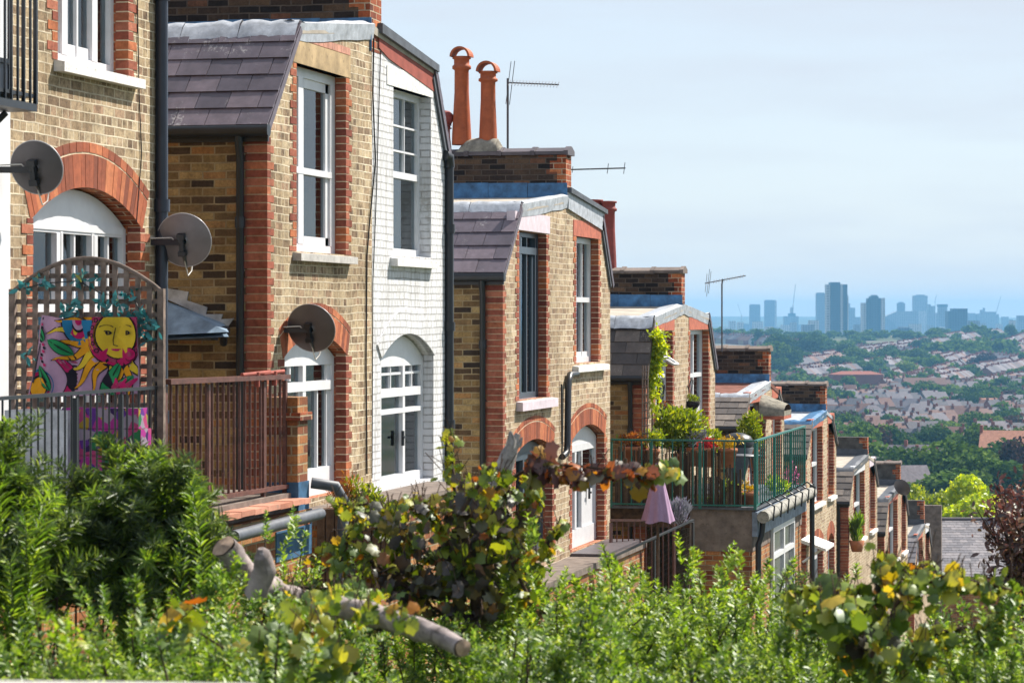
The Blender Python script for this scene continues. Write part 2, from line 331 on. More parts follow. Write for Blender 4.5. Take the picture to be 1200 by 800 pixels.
def window(par, ya, yb, z0, z1, set_=.12, fw=.065, mull=(), trans=(), bars_v=(), bars_h=(), mat='white', arch=None, curtain=None, name='window', bottom=.08, pane_low=None, solid=(), handle=None, dep=.07):
    """frame mesh with pane, curtain and handle under it; ya < yb; mull/bars_v: (fraction, width[, z from, z to]); trans/bars_h: (z, width)"""
    xf = -X0 - set_; f = MB(); W = yb - ya; fz = z1 if not arch else arch[0]
    f.box(xf - dep, xf, ya, ya + fw, z0, fz); f.box(xf - dep, xf, yb - fw, yb, z0, fz)
    f.box(xf - dep, xf, ya + fw, yb - fw, z0, z0 + bottom); f.box(xf - dep, xf, ya + fw, yb - fw, fz - fw, fz)
    if arch: f.prism([(ya, arch[0])] + arc(ya, yb, arch[0], arch[1])[1:-1] + [(yb, arch[0])], xf - dep, xf - .004)
    for mm in mull:
        y = ya + W * mm[0]; f.box(xf - dep, xf + .004, y - mm[1] / 2, y + mm[1] / 2, mm[2] if len(mm) > 2 else z0 + bottom, mm[3] if len(mm) > 3 else fz - fw)
    for tt in trans: f.box(xf - dep, xf + .008, ya + fw, yb - fw, tt[0] - tt[1] / 2, tt[0] + tt[1] / 2)
    for bb in bars_v:
        y = ya + W * bb[0]; f.box(xf - dep * .8, xf - .012, y - bb[1] / 2, y + bb[1] / 2, bb[2] if len(bb) > 2 else z0 + bottom, bb[3] if len(bb) > 3 else fz - fw)
    for bb in bars_h: f.box(xf - dep * .8, xf - .014, ya + fw, yb - fw, bb[0] - bb[1] / 2, bb[0] + bb[1] / 2)
    for (sa, sb, sz0, sz1) in solid: f.box(xf - dep * .7, xf - .02, ya + W * sa, ya + W * sb, sz0, sz1)
    fo = f.build(name, M[mat], par)
    p = MB(); p.box(xf - dep * .6 - .006, xf - dep * .6, ya + fw * .5, yb - fw * .5, z0 + bottom * .5, fz - fw * .5); p.build('pane', M['glass'], fo)
    if curtain:
        for (ca, cb, cz0, cz1) in curtain:
            c = MB(); n = max(6, int((cb - ca) * W / .035)); vs = []
            for i in range(n + 1):
                y = ya + W * (ca + (cb - ca) * i / n); x = xf - .17 + .022 * math.sin(i * 1.9 + ca * 7); vs += [(x, y, cz0), (x, y, cz1)]
            c.add(vs, [(2 * i, 2 * i + 2, 2 * i + 3, 2 * i + 1) for i in range(n)], 0, True); c.build('curtain', M['curtain'], fo)
    if handle:
        h = MB(); hy = ya + W * handle[0]; h.box(xf + .004, xf + .03, hy - .02, hy + .02, handle[1] - .08, handle[1] + .08); h.box(xf + .03, xf + .05, hy - .08, hy + .02, handle[1], handle[1] + .025); h.build('handle', M['black'], fo)
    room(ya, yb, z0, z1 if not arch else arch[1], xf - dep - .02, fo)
    return fo

def quoin_strip(mb, y, sgn, z0, z1, wide=.225, nar=.11, x=None, proud=.004):
    """toothed strip of brick courses beside an opening, turning into the reveal; grows from y towards sgn"""
    x = -X0 if x is None else x; i = int(math.floor(z0 / .075))
    while i * .075 < z1 - .01:
        a, b = max(z0, i * .075), min(z1, (i + 1) * .075); wd = (wide if i % 2 == 0 else nar) * rnd.uniform(.9, 1.08)
        if b - a > .015: mb.box(x - .105, x + proud + rnd.uniform(0, .003), y - sgn * .003, y + sgn * wd, a + .001, b - .009)
        i += 1
    mb.box(x - .10, x + .002, y - sgn * .0015, y + sgn * nar * .9, z0 + .003, z1 - .003, 1)
def arch_ring(par, ya, yb, zs, zc, th=.3, hdr=True):
    """rubbed brick arch: wedge bricks with a header course over them; two meshes"""
    h = zc - zs; hw = (yb - ya) / 2; rad = (hw * hw + h * h) / (2 * h); cy = (ya + yb) / 2; cz = zc - rad; a0 = math.asin(min(1, hw / rad)) + .02
    t1 = th * .74 if hdr else th
    m = MB(); n = max(9, int(2 * a0 * rad / .078))
    def wedge(r0, r1, a, b, x1, mb):
        P = lambda r, t: (cy + r * math.sin(t), cz + r * math.cos(t)); mb.prism([P(r0, a), P(r0, b), P(r1, b), P(r1, a)], -X0 - .10, x1)
    for i in range(n):
        a = -a0 + 2 * a0 * i / n; b = -a0 + 2 * a0 * (i + 1) / n; wedge(rad, rad + t1, a + .0022 / rad, b - .0022 / rad, -X0 + .005 + .003 * rnd.random(), m)
    if hdr:
        n2 = max(6, int(2 * a0 * rad / .115))
        for i in range(n2):
            a = -a0 + 2 * a0 * i / n2; b = -a0 + 2 * a0 * (i + 1) / n2; wedge(rad + t1 + .014, rad + th, a + .004 / rad, b - .004 / rad, -X0 + .005 + .003 * rnd.random(), m)
    o = m.build('arch', M['voussoir'], par)
    j = MB(); P = lambda r, t: (cy + r * math.sin(t), cz + r * math.cos(t)); k = 16
    j.prism([P(rad + .004, -a0 + 2 * a0 * i / k) for i in range(k + 1)] + [P(rad + th - .003, a0 - 2 * a0 * i / k) for i in range(k + 1)], -X0 - .08, -X0 + .002)
    j.build('mortar', PM['mortar'], o); return o
M['quoin'] = island_mat('red facing brick', [(0, (.20, .055, .038)), (.45, (.34, .105, .065)), (.8, (.42, .155, .095)), (.95, (.46, .15, .06)), (1, (.26, .10, .08))], .85, .15, nscale=24, soot=.75, bstr=.6)
PM = {'joint': plain('weathered joint mortar', (.40, .31, .21), .9, .1, var=.3), 'mortar': plain('pale lime mortar', (.66, .56, .40), .9, .1, var=.15)}

def holes_wall(mb, outer, holes, m_face=0, m_rev=1, thick=.24):
    """wall face with openings on the end-wall plane and the reveals behind it"""
    loops = [outer] + holes; pts = [p for l in loops for p in l]
    tris = tessellate_polygon([[Vector((y, z, 0)) for y, z in l] for l in loops])
    fs = []
    for a, b, c in tris:
        A, B, D_ = pts[a], pts[b], pts[c]; s = (B[0] - A[0]) * (D_[1] - A[1]) - (B[1] - A[1]) * (D_[0] - A[0])
        if abs(s) < 1e-9: continue
        fs.append((a, b, c) if s > 0 else (a, c, b))
    mb.add([(-X0, y, z) for y, z in pts], fs, m_face)
    for l in holes:
        n = len(l); mb.add([(-X0, y, z) for y, z in l] + [(-X0 - thick, y, z) for y, z in l], [(i, (i + 1) % n, n + (i + 1) % n, n + i) for i in range(n)], m_rev)

def slates(par, y0, z0, y1, z1, x0, x1, mat, rows=6, wd=.3, name='roof_slope'):
    """overlapping slates laid course by course up a slope; bottom (y0, z0), top (y1, z1), verge at x1"""
    m = MB(); a = Vector((0, y1 - y0, z1 - z0)); Ln = a.length; a.normalize(); s = 1 if y1 > y0 else -1
    nrm = Vector((0, -a.z * s, abs(a.y))); nrm.normalize(); g = Ln / rows
    m.obox(Vector(((x0 + x1) / 2, (y0 + y1) / 2, (z0 + z1) / 2)) - nrm * .05, Vector(((x1 - x0) / 2, 0, 0)), a * Ln / 2, nrm * .035)
    for r_ in range(rows):
        x = x1 - (wd * .5 if r_ % 2 else 0); k = 0
        edges = [x1] + ([x] if r_ % 2 else [])
        while edges[-1] > x0: edges.append(edges[-1] - wd)
        for p, q in zip(edges, edges[1:]):
            q = max(q, x0)
            if p - q < .02: continue
            lift = rnd.uniform(0, .006); ln = g * 1.28; c0 = Vector((0, y0, z0)) + a * (g * r_ - .02)
            cen = c0 + a * (ln / 2) + Vector(((p + q) / 2, 0, 0)) + nrm * (.004 + lift)
            ax2 = (a - nrm * .055).normalized()
            m.obox(cen, Vector(((p - q) / 2 - .003, 0, 0)), ax2 * (ln / 2), nrm * .007)
    return m.build(name, M[mat], par)

def coping(par, y0, y1, x0, x1, z, mat, n=.42, peak=.03, name='coping'):
    m = MB(); x = x1; i = 0
    while x > x0 + .05:
        q = max(x0, x - n); zz = z + rnd.uniform(-.006, .008); yc = (y0 + y1) / 2; m.prism([(y0 - .04, zz), (y1 + .04, zz), (y1 + .04, zz + .045), (yc + .05, zz + .10), (yc - .05, zz + .10), (y0 - .04, zz + .045)], q, x - .06); m.prism([(y0 - .055, zz - .006), (y1 + .055, zz - .006), (y1 + .055, zz + .055), (yc + .055, zz + .116), (yc - .055, zz + .116), (y0 - .055, zz + .055)], x - .06, x); x = q - .004; i += 1
    return m.build(name, M[mat], par)

def pipe(par, pts, r=.04, mat='black', clips=(), name='downpipe'):
    m = MB(); m.tube(pts, r, 10)
    for z in clips:
        for a, b in zip(pts, pts[1:]):
            lo, hi = sorted((a[2], b[2]))
            if lo < z < hi:
                t = (z - a[2]) / (b[2] - a[2]); c = Vector(a).lerp(Vector(b), t); m.tube([c - Vector((0, 0, .05)), c + Vector((0, 0, .05))], r * 1.32, 10)
    return m.build(name, M[mat], par)

def house(name, label, y0, y1, ze, ys, zs, zt, zb, wall='stock', side='sooty', slate='slate', openings=(), reveal='red', quoin=True, rows=6, roof='felt', lead=True, back=6.0, group=None, pipe_x=.24, gutter=True, verge=None, slope=True, corner=None, slwd=.3):
    """half of a paired brick back addition: y0 outer corner, y1 party line; eaves ze, slope top (ys, zs), roof at the party line zt"""
    root = thing(name, label, 'house', (-X0, (y0 + y1) / 2, zb), group); s = 1 if y1 > y0 else -1
    holes = []
    for o in openings:
        if o.get('arch'): holes.append([(o['ya'], o['z0']), (o['yb'], o['z0'])] + arc(o['ya'], o['yb'], o['zs'], o['zc'])[::-1])
        else: holes.append([(o['ya'], o['z0']), (o['yb'], o['z0']), (o['yb'], o['z1']), (o['ya'], o['z1'])])
    mb = MB(); holes_wall(mb, [(y0, zb), (y1, zb), (y1, zt), (ys, zs), (y0, ze)], holes); mb.build('end_wall', [M[wall], M[reveal]], root)
    mb = MB(); mb.box(-X0 - back, -X0 - .0005, y0 + .0005 * s, y0 + .22 * s, zb, ze); mb.build('side_wall', M[side], root)
    for o in openings:
        ya, yb = o['ya'], o['yb']
        top = o['z1'] if not o.get('arch') else o['zs']
        if quoin and o.get('quoin', True):
            qz = o['z0']
            for yy, sg in ((ya, -1), (yb, 1)): q = MB(); quoin_strip(q, yy, sg, qz, top, .2, .11); q.build('quoin', [M['quoin'], PM['mortar']], root)
        if o.get('lintel'):
            l = MB(); la, lb, lz0, lz1 = o['lz']; l.prism(o['lpoly'], -X0 - .1, -X0 + .008) if o.get('lpoly') else l.box(-X0 - .1, -X0 + .008, la, lb, lz0, lz1); l.build('lintel', M[o['lintel']], root)
        if o.get('sill'):
            l = MB(); sa, sb, sz0, sz1 = o['sz']; l.prismy([(-X0 - .12, sz0), (-X0 + .085, sz0), (-X0 + .085, sz1 - .012), (-X0 - .12, sz1 + .012)], sa, sb); l.build('sill', M[o['sill']], root)
        if o.get('arch') and o.get('ring'): arch_ring(root, ya, yb, o['zs'], o['zc'], o['ring'], o.get('hdr', True))
        if o.get('win'):
            kw = dict(o['win']); window(root, ya, yb, o['z0'], o.get('z1', 0), arch=(o['zs'] - .02, o['zc'] - .015) if o.get('arch') else None, **kw)
    if slope: slates(root, y0 - .1 * s, ze - .02, ys, zs + .03, -X0 - back, -X0 + .045, slate, rows, slwd)
    # flat top from the slope to the party wall, sloping gently
    m = MB(); m.prism([(ys - .04 * s, zs + .03), (y1, zt + .03), (y1, zt - .05), (ys, zs - .05)], -X0 - back, -X0 + .02); m.build('flat_roof', M[roof], root)
    if lead:
        m = MB(); n = 9; vs = []
        for i in range(n + 1):
            t = i / n; y = ys + (y1 - ys) * t; z = zs + (zt - zs) * t; j = rnd.uniform(-.012, .012)
            vs += [(-X0 + .012, y, z - .12 + j), (-X0 + .03 + j * .5, y, z + .05), (-X0 - .05, y, z + .075 + j), (-X0 - .30, y, z + .045)]
        m.add(vs, [(4 * i + k, 4 * i + 4 + k, 4 * i + 5 + k, 4 * i + 1 + k) for i in range(n) for k in range(3)]); m.build('flashing', M[lead if isinstance(lead, str) else 'lead'], root)
    if lead and slope:
        m = MB(); x = -X0 + .03; k = 0
        while x > -X0 - 3:
            q = x - rnd.uniform(.5, .7); e = []
            for j in range(7):
                xx = q + .004 + (x - q - .004) * j / 6; w_ = rnd.uniform(-.014, .014); e += [(xx, ys - .16 * s + w_, zs - .115 + w_), (xx, ys - .05 * s, zs + .035 + w_), (xx, ys + .02 * s, zs + .085 + w_), (xx, ys + .2 * s, zs + .07)]
            m.add(e, [(4 * j + c_, 4 * j + 4 + c_, 4 * j + 5 + c_, 4 * j + 1 + c_) for j in range(6) for c_ in range(3)], 0, True); x = q; k += 1
        m.build('lead_roll', M[lead if isinstance(lead, str) else 'lead'], root)
    if verge:
        m = MB(); m.prism([(y0, ze), (ys, zs), (ys + .10 * s, zs - .10), (y0 + .07 * s, ze - .06)], -X0 - .02, -X0 + .03); m.prism([(y0 - .05 * s, ze - .05), (ys - .05 * s, zs + .03), (ys, zs), (y0, ze)], -X0 - back, -X0 + .035); m.build('verge', M[verge], root)
    if gutter:
        m = MB(); gy = y0 - .10 * s; pts = []
        m.tube([(-X0 - back, gy, ze - .075), (-X0 + .05, gy, ze - .075)], .06, 10); m.box(-X0 - back, -X0 + .02, y0 - .04 * s, y0 - .002 * s, ze - .17, ze - .02); m.build('gutter', M['black'], root)
        px = -X0 - pipe_x; pipe(root, [(px, gy, ze - .1), (px, gy + .01 * s, ze - .2), (px, y0 - .05 * s, ze - .3), (px, y0 - .05 * s, zb)], .036, 'black', (ze - .9, ze - 2.7))
    if corner:
        q = MB(); z = zb; i = 0
        while z < ze - .18:
            nz = z + .075; wd = (.225 if i % 2 else .21) * rnd.uniform(.95, 1.05); q.box(-X0 - wd, -X0 + .003 + rnd.uniform(0, .002), y0 - .003 * s, y0 + (.19 if i % 2 else .10) * s, z + .001, nz - .010); z = nz; i += 1
        q.box(-X0 - .19, -X0 + .0015, y0 - .0015 * s, y0 + .09 * s, zb, ze - .19, 1); q.build('corner_quoin', [M['quoin'], PM['joint']], root)
    return root
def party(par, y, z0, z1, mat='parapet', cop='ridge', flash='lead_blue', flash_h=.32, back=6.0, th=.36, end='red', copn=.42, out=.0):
    m = MB(); m.box(-X0 - back, -X0 - .002 + out, y - th / 2, y + th / 2, z0, z1); w = m.build('parapet', M[mat], par)
    if end:
        q = MB(); z = z0; i = 0
        while z < z1 - .02:
            nz = min(z1, z + .15); q.box(-X0 - (.22 if i % 2 else .12), -X0 + .003 + out, y - th / 2 - .004, y + th / 2 + .004, z, nz - .0015); z = nz; i += 1
        q.build('parapet_quoin', M[end], w)
    if cop: coping(w, y - th / 2, y + th / 2, -X0 - back, -X0 + .04 + out, z1 + .002, cop, copn)
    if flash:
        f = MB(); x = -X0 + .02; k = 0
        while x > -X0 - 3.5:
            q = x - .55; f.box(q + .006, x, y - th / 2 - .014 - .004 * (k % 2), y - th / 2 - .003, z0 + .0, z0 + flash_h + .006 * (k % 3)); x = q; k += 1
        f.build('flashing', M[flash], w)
    return w
def pot(par, x, y, z, h, r0, r1, mat, hood=True, fl=0):
    m = MB(); m.lathe([(r0, 0), (r0 * .98, h * .1), (r1 * 1.02, h * .55), (r1, h * .78), (r1 * 1.06, h * .79), (r1 * 1.32, h * .80), (r1 * 1.32, h * .83), (r1 * 1.08, h * .845), (r1 * 1.08, h * .9), (r1 * 1.3, h * .905), (r1 * 1.3, h * .93), (r1 * .9, h * .93), (r1 * .85, h * .5)], (x, y, z), 20)
    o = m.build('chimney_pot', M[mat], par)
    if hood:
        k = MB(); R_ = r1 * 1.42; n = 12; ins = R_ - .028
        vs = []
        for yy in (y - R_ * .95, y + R_ * .95):
            for rr_ in (R_, ins):
                for i in range(n + 1):
                    a = math.pi * i / n; vs.append((x + rr_ * math.cos(a), yy, z + h * .925 + rr_ * math.sin(a)))
        q = n + 1; fs = []
        for i in range(n):
            fs += [(i, i + 1, 2 * q + i + 1, 2 * q + i), (q + i, 3 * q + i, 3 * q + i + 1, q + i + 1), (i, q + i, q + i + 1, i + 1), (2 * q + i, 2 * q + i + 1, 3 * q + i + 1, 3 * q + i)]
        k.add(vs, fs, 0, False); k.build('pot_hood', M[mat], o)
    return o

# ------------------------------------------------------------------ the terrace, nearest house first
ZB = lambda y: gz(math.hypot(y, X0)) - 1.0
def rect(a, b, z0, z1, **k): return dict(ya=EY(a), yb=EY(b), z0=z0, z1=z1, **k)
def archo(a, b, z0, zs, zc, **k): return dict(arch=True, ya=EY(a), yb=EY(b), z0=z0, zs=zs, zc=zc, **k)

# H1: white painted half (its edge only) and yellow half
yp1 = EY(12); y1o = EY(187); y1n = 2 * yp1 - y1o
h1w = house('terraced_house', 'white rendered house back cut by the left edge of the photo', y1n, yp1, 3.9, y1n + .9, 5.0, 5.2, ZB(16), wall='white', side='white', reveal='white', gutter=False, corner=None, lead=False)
o1 = rect(67, 150, 1.89, 3.62, sill='white_old', sz=(EY(63), EY(159), 1.80, 1.885), win=dict(fw=.07, mull=((.30, .11), (.72, .11)), bars_v=((.5, .03),), curtain=((.05, .26, 1.95, 3.6), (.33, .46, 1.95, 3.6), (.55, .69, 1.95, 3.6)), trans=((2.72, .06),), solid=((.03, .28, 1.9, 2.13), (.32, .70, 1.9, 2.06))))
o2 = archo(38, 164, -1.28, .72, .98, ring=.34, win=dict(fw=.07, mull=((.36, .085), (.70, .085), (.385, .05, -1.2, .7), (.675, .05, -1.2, .7)), bars_v=((.52, .03), (.84, .03)), trans=((.68, .06), (.06, .1)), bottom=.2, curtain=((.04, .33, -1.2, .65), (.40, .50, -1.2, .6), (.54, .66, -1.2, .6), (.73, .80, -1.2, .6), (.88, .97, -1.2, .6))))
h1 = house('terraced_house', 'yellow brick house back with red arched terrace door behind the trellis', yp1, y1o, 5.2, yp1 + .1, 5.22, 5.25, ZB(20), openings=(o1, o2), slope=False, gutter=False, lead=False, wall='stock', back=5)
pipe(h1, [E(188, 300, .05) + Vector((0, .03, 3.5)), E(188, 340, .05) + Vector((0, .03, -3.0))], .05, 'navy', (2.6, .9, -.8))
m = MB(); m.box(-X0 - 5, -X0 - .001, y1o - .2, y1o, ZB(21), 5.2); m.build('far_wall', M['sooty'], h1)
m = MB(); m.tube([E(163, 110, .008), E(166, 180, .01), E(160, 260, .01)], .005, 5); m.tube([E(161, 0, .012), E(163, 110, .008)], .005, 5); m.build('wall_cable', M['cable_black'], h1)

# H2: yellow near half and white painted far half
YA, YP = EY(313), EY(436)
win2 = rect(347, 405, .62, 2.38, lintel='stone', lz=(0, 0, 0, 0), lpoly=[(EY(343), 2.38), (EY(410), 2.38), (EY(410), 2.60), (EY(350), 2.60)], sill='sill', sz=(EY(343), EY(410), .53, .61),
            win=dict(fw=.09, mull=((.30, .16), (.92, .07)), trans=((1.40, .06),), solid=((.02, .28, .64, .78), (.34, .97, .64, .78), (.36, .40, .7, 2.3), (.84, .92, .7, 2.3), (.36, .92, 2.2, 2.3)), curtain=((.70, .86, .8, 1.36),), set_=.11))
door2 = archo(333, 405, -1.72, -.36, -.16, ring=.30, win=dict(fw=.08, mull=((.50, .10),), trans=((-.66, .09),), bars_v=((.30, .035, -.6, -.4), (.74, .03, -1.5, -.7)), bottom=.26, solid=((.02, .12, -1.7, -.4), (.9, .98, -1.7, -.4), (.44, .56, -1.7, -.7)), curtain=((.14, .3, -1.4, -.4),), handle=(.56, -1.25)))
h2 = house('terraced_house', 'yellow brick house back with purple slate slope above a red arched door and dish', YA, YP, 1.76, EY(347), 2.70, 2.95, ZB(25), openings=(win2, door2), corner='red', lead='lead', rows=6)
m = MB(); q = EY(350)
for i in range(11):
    a = q + (EY(410) - q) * i / 11; b = q + (EY(410) - q) * (i + 1) / 11; m.box(-X0 - .05, -X0 + .006, a + .003, b - .003, 2.607, 2.607 + .07)
m.build('brick_course', plain('pale red brick', (.52, .26, .19), .8, .2, var=.25), h2)
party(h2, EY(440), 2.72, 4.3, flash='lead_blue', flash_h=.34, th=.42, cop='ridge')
win2w = rect(461, 505, .66, 2.43, lintel='white_old', lz=(EY(453), EY(507), 2.43, 2.63), sill='white_old', sz=(EY(457), EY(506), .54, .63), quoin=False,
             win=dict(fw=.07, mull=((.25, .12),), trans=((1.53, .07),), bars_v=((.62, .018, 1.5, 2.4),), bars_h=((1.79, .02), (2.06, .02)), curtain=((.28, .55, .75, 2.35), (.66, .94, .75, 2.35), (.04, .2, .75, 2.35)), set_=.13))
door2w = archo(446, 508, -1.78, -.42, -.17, ring=None, quoin=False, win=dict(fw=.08, mull=((.18, .10), (.62, .09)), trans=((-.80, .09), (-1.0, .05)), bars_v=((.4, .025, -.75, -.45), (.8, .025, -.75, -.45)), bars_h=((-.6, .025),), bottom=.1, curtain=((.24, .44, -1.65, -.5), (.68, .95, -1.65, -.5), (.04, .15, -1.6, -.5)), handle=(.58, -1.3)))
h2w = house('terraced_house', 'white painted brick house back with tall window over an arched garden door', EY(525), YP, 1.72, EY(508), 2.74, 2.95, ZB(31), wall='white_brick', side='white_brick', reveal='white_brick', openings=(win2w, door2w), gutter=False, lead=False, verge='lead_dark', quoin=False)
m = MB(); ya, yb, zs, zc = door2w['ya'], door2w['yb'], door2w['zs'], door2w['zc']
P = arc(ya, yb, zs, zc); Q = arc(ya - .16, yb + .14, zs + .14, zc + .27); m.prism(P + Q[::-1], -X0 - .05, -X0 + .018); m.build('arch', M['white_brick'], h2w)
pz = [(EY(443), 2.95), (EY(508), 2.73), (EY(508), 2.50), (EY(455), 2.70), (EY(443), 2.78)]
m = MB(); m.prism(pz, -X0 - .05, -X0 + .014); m.build('verge_band', M['maroon'], h2w)
m = MB(); m.prism([(EY(442), 3.03), (EY(509), 2.80), (EY(509), 2.72), (EY(442), 2.93)], -X0 - .4, -X0 + .06); m.build('roof_edge', M['lead_dark'], h2w)
pipe(h2w, [E(526.5, 188, .045), E(526.5, 560, .045)], .05, 'black', (1.0, -.1, -1.2)); m = MB(); m.tube([E(521, 182, .02), E(526, 184, .05), E(526.5, 196, .05)], .062, 8); m.build('rain_hopper', M['black'], h2w)
m = MB(); m.tube([E(438, 45, .02), E(437, 110, .016), E(440, 190, .014), E(433, 262, .016), E(430, 300, .012), E(429, 420, .012), E(430, 555, .012)], .009, 5); m.tube([E(446, 60, .012), E(441, 230, .012), E(437, 330, .012), E(436, 560, .012)], .006, 5); m.build('wall_cable', M['cable_black'], h2w)

# H3: near half (juliet window) and far half
YA3, YP3 = EY(589), EY(664)
w3 = rect(608, 640, -1.04, 1.09, lintel='lilac', lz=(EY(603), EY(644), 1.10, 1.33), sill='lilac', sz=(EY(605), EY(647), -1.17, -1.05), win=dict(fw=.06, mull=((.34, .09), (.9, .06)), trans=((.86, .09),), bars_v=((.62, .05),), mat='blue_frame', set_=.11, solid=((.36, .42, -1, .8), (.82, .88, -1, .8))))
d3 = archo(604, 647, -3.05, -1.72, -1.56, ring=.30, win=dict(fw=.07, mull=((.45, .09),), trans=((-1.78, .08),), mat='blue_frame', set_=.12, bottom=.15, curtain=((.1, .4, -2.95, -1.8),)))
h3 = house('terraced_house', 'brick house back with dark blue juliet window under a lilac lintel', YA3, YP3, .57, EY(608), 1.37, 1.60, ZB(34), wall='stock_b', openings=(w3, d3), corner='red', rows=5, lead='lead', roof='felt', slwd=.36)
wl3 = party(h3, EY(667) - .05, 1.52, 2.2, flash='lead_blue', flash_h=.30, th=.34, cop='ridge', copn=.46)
w3b = rect(675, 701, -.63, 1.12, lintel='redpaint', lz=(EY(671.5), EY(704), 1.12, 1.34), sill='white_old', sz=(EY(671), EY(708), -.75, -.66), win=dict(fw=.08, mull=((.30, .14),), trans=((.25, .07),), bars_v=((.65, .03),), solid=((.02, .28, -.6, -.45), (.33, .97, -.6, -.48)), curtain=((.4, .55, -.5, 1.05),), set_=.11))
d3b = archo(670, 708, -3.2, -1.68, -1.50, ring=.30, win=dict(fw=.09, mull=((.36, .12), (.55, .06)), trans=((-1.82, .1),), bottom=.25, solid=((.56, .97, -3.2, -2.45),), curtain=((.1, .3, -3, -1.9),), handle=(.75, -2.5)))
h3b = house('terraced_house', 'brick house back with white sash under a red lintel and white french door', EY(715), YP3, .50, EY(705), 1.40, 1.62, ZB(41), wall='stock_b', openings=(w3b, d3b), gutter=False, lead=False, verge='lead_dark')
m = MB(); m.prism([(EY(664), 1.69), (EY(706), 1.50), (EY(706), 1.24), (EY(664), 1.47)], -X0 - .3, -X0 + .03); m.build('verge_board', M['lead'], h3b)
m = MB(); m.prism([(EY(664), 1.76), (EY(707), 1.55), (EY(707), 1.49), (EY(664), 1.69)], -X0 - .3, -X0 + .07); m.build('roof_edge', M['lead_dark'], h3b)
pipe(h3b, [E(676, 438, .05), E(668, 439, .06), E(666, 446, .06), E(665, 520, .06), E(664, 530, .06), E(659, 535, .05)], .045, 'black')
pipe(h3, [E(658, 450, .02), E(658.5, 520, .02)], .012, 'black', name='conduit')
def PX(px, y): return S(px, 372, y).x
# mortar mound and pots on the party chimney of H3
cy3 = EY(667) - .05
m = MB(); n = 14; vs = []
for i in range(n + 1):
    for j in range(7):
        u = i / n; a = math.pi * j / 6; bump = (.10 + .16 * math.exp(-((u - .55) / .25) ** 2) + .05 * math.sin(u * 9)) * min(1, u * 6, (1 - u) * 6 + .12)
        vs.append((PX(536, cy3) + u * (PX(592, cy3) - PX(536, cy3)), cy3 - math.cos(a) * .19, 2.255 + math.sin(a) * bump + .02 * mnoise.noise((u * 6, a, 1))))
m.add(vs, [(i * 7 + j, i * 7 + j + 1, i * 7 + 8 + j, i * 7 + 7 + j) for i in range(n) for j in range(6)], 0, True); m.build('mortar_mound', M['cement'], wl3)
pot(wl3, PX(541, cy3), cy3, S(541, 170, cy3).z, 1.30, .135, .098, 'terracotta'); pot(wl3, PX(572, cy3), cy3, S(572, 166, cy3).z, 1.03, .125, .10, 'terracotta')
o = pot(wl3, PX(521, cy3), cy3, 2.25, .42, .10, .075, 'clay_red', False); m = MB(); m.lathe([(.0, .0), (.09, .02), (.125, .09), (.12, .16), (.07, .21), (0, .22)], (PX(521, cy3), cy3, 2.62), 14); m.build('ball_cap', M['clay_red'], o)

# H4: near half (climber, hanging baskets) and far half
YA4, YP4 = EY(757), EY(799)
w4 = rect(768, 788, -1.72, -.22, lintel='redpaint', lz=(EY(766), EY(790), -.21, -.02), sill='sill', sz=(EY(766), EY(791), -1.84, -1.74), win=dict(fw=.07, mull=((.4, .1),), trans=((-.95, .06),), set_=.11, curtain=((.1, .35, -1.6, -.3),)))
h4 = house('terraced_house', 'brick house back with mossy slates and a yellow green climber over its window', YA4, YP4, -.88, EY(764), -.05, .16, ZB(44), wall='stock_b', openings=(w4,), slate='slate_old', rows=5, lead='lead', roof='felt', corner='red', slwd=.4)
wl4 = party(h4, EY(801) - .05, .14, .74, flash='lead_blue', flash_h=.24, th=.34, cop='ridge_old', copn=.5)
cy4 = EY(801) - .05
pot(wl4, PX(713, cy4), cy4, .80, 1.25, .14, .11, 'clay_red', False); pot(wl4, PX(697, cy4), cy4, .80, 1.28, .14, .11, 'clay_red', False)
w4b = rect(808.5, 830, -2.0, -.21, lintel='redpaint', lz=(EY(807), EY(831), -.21, 0.0), win=dict(fw=.08, mull=((.5, .08),), trans=((-1.0, .07),), bottom=.3, solid=((.5, .97, -2, -1.5),), curtain=((.1, .45, -1.8, -.3),), set_=.11))
h4b = house('terraced_house', 'brick house back with white garden door onto the green railed terrace', EY(838), YP4, -.88, EY(830), 0.0, .18, ZB(50), wall='stock_b', openings=(w4b,), gutter=False, lead='lead', verge='lead_dark')
m = MB(); m.box(-X0 - 1.02, -X0 - .92, YA4 - .03, YA4, -1.5, -1.28); m.build('vent', M['lead'], h4)

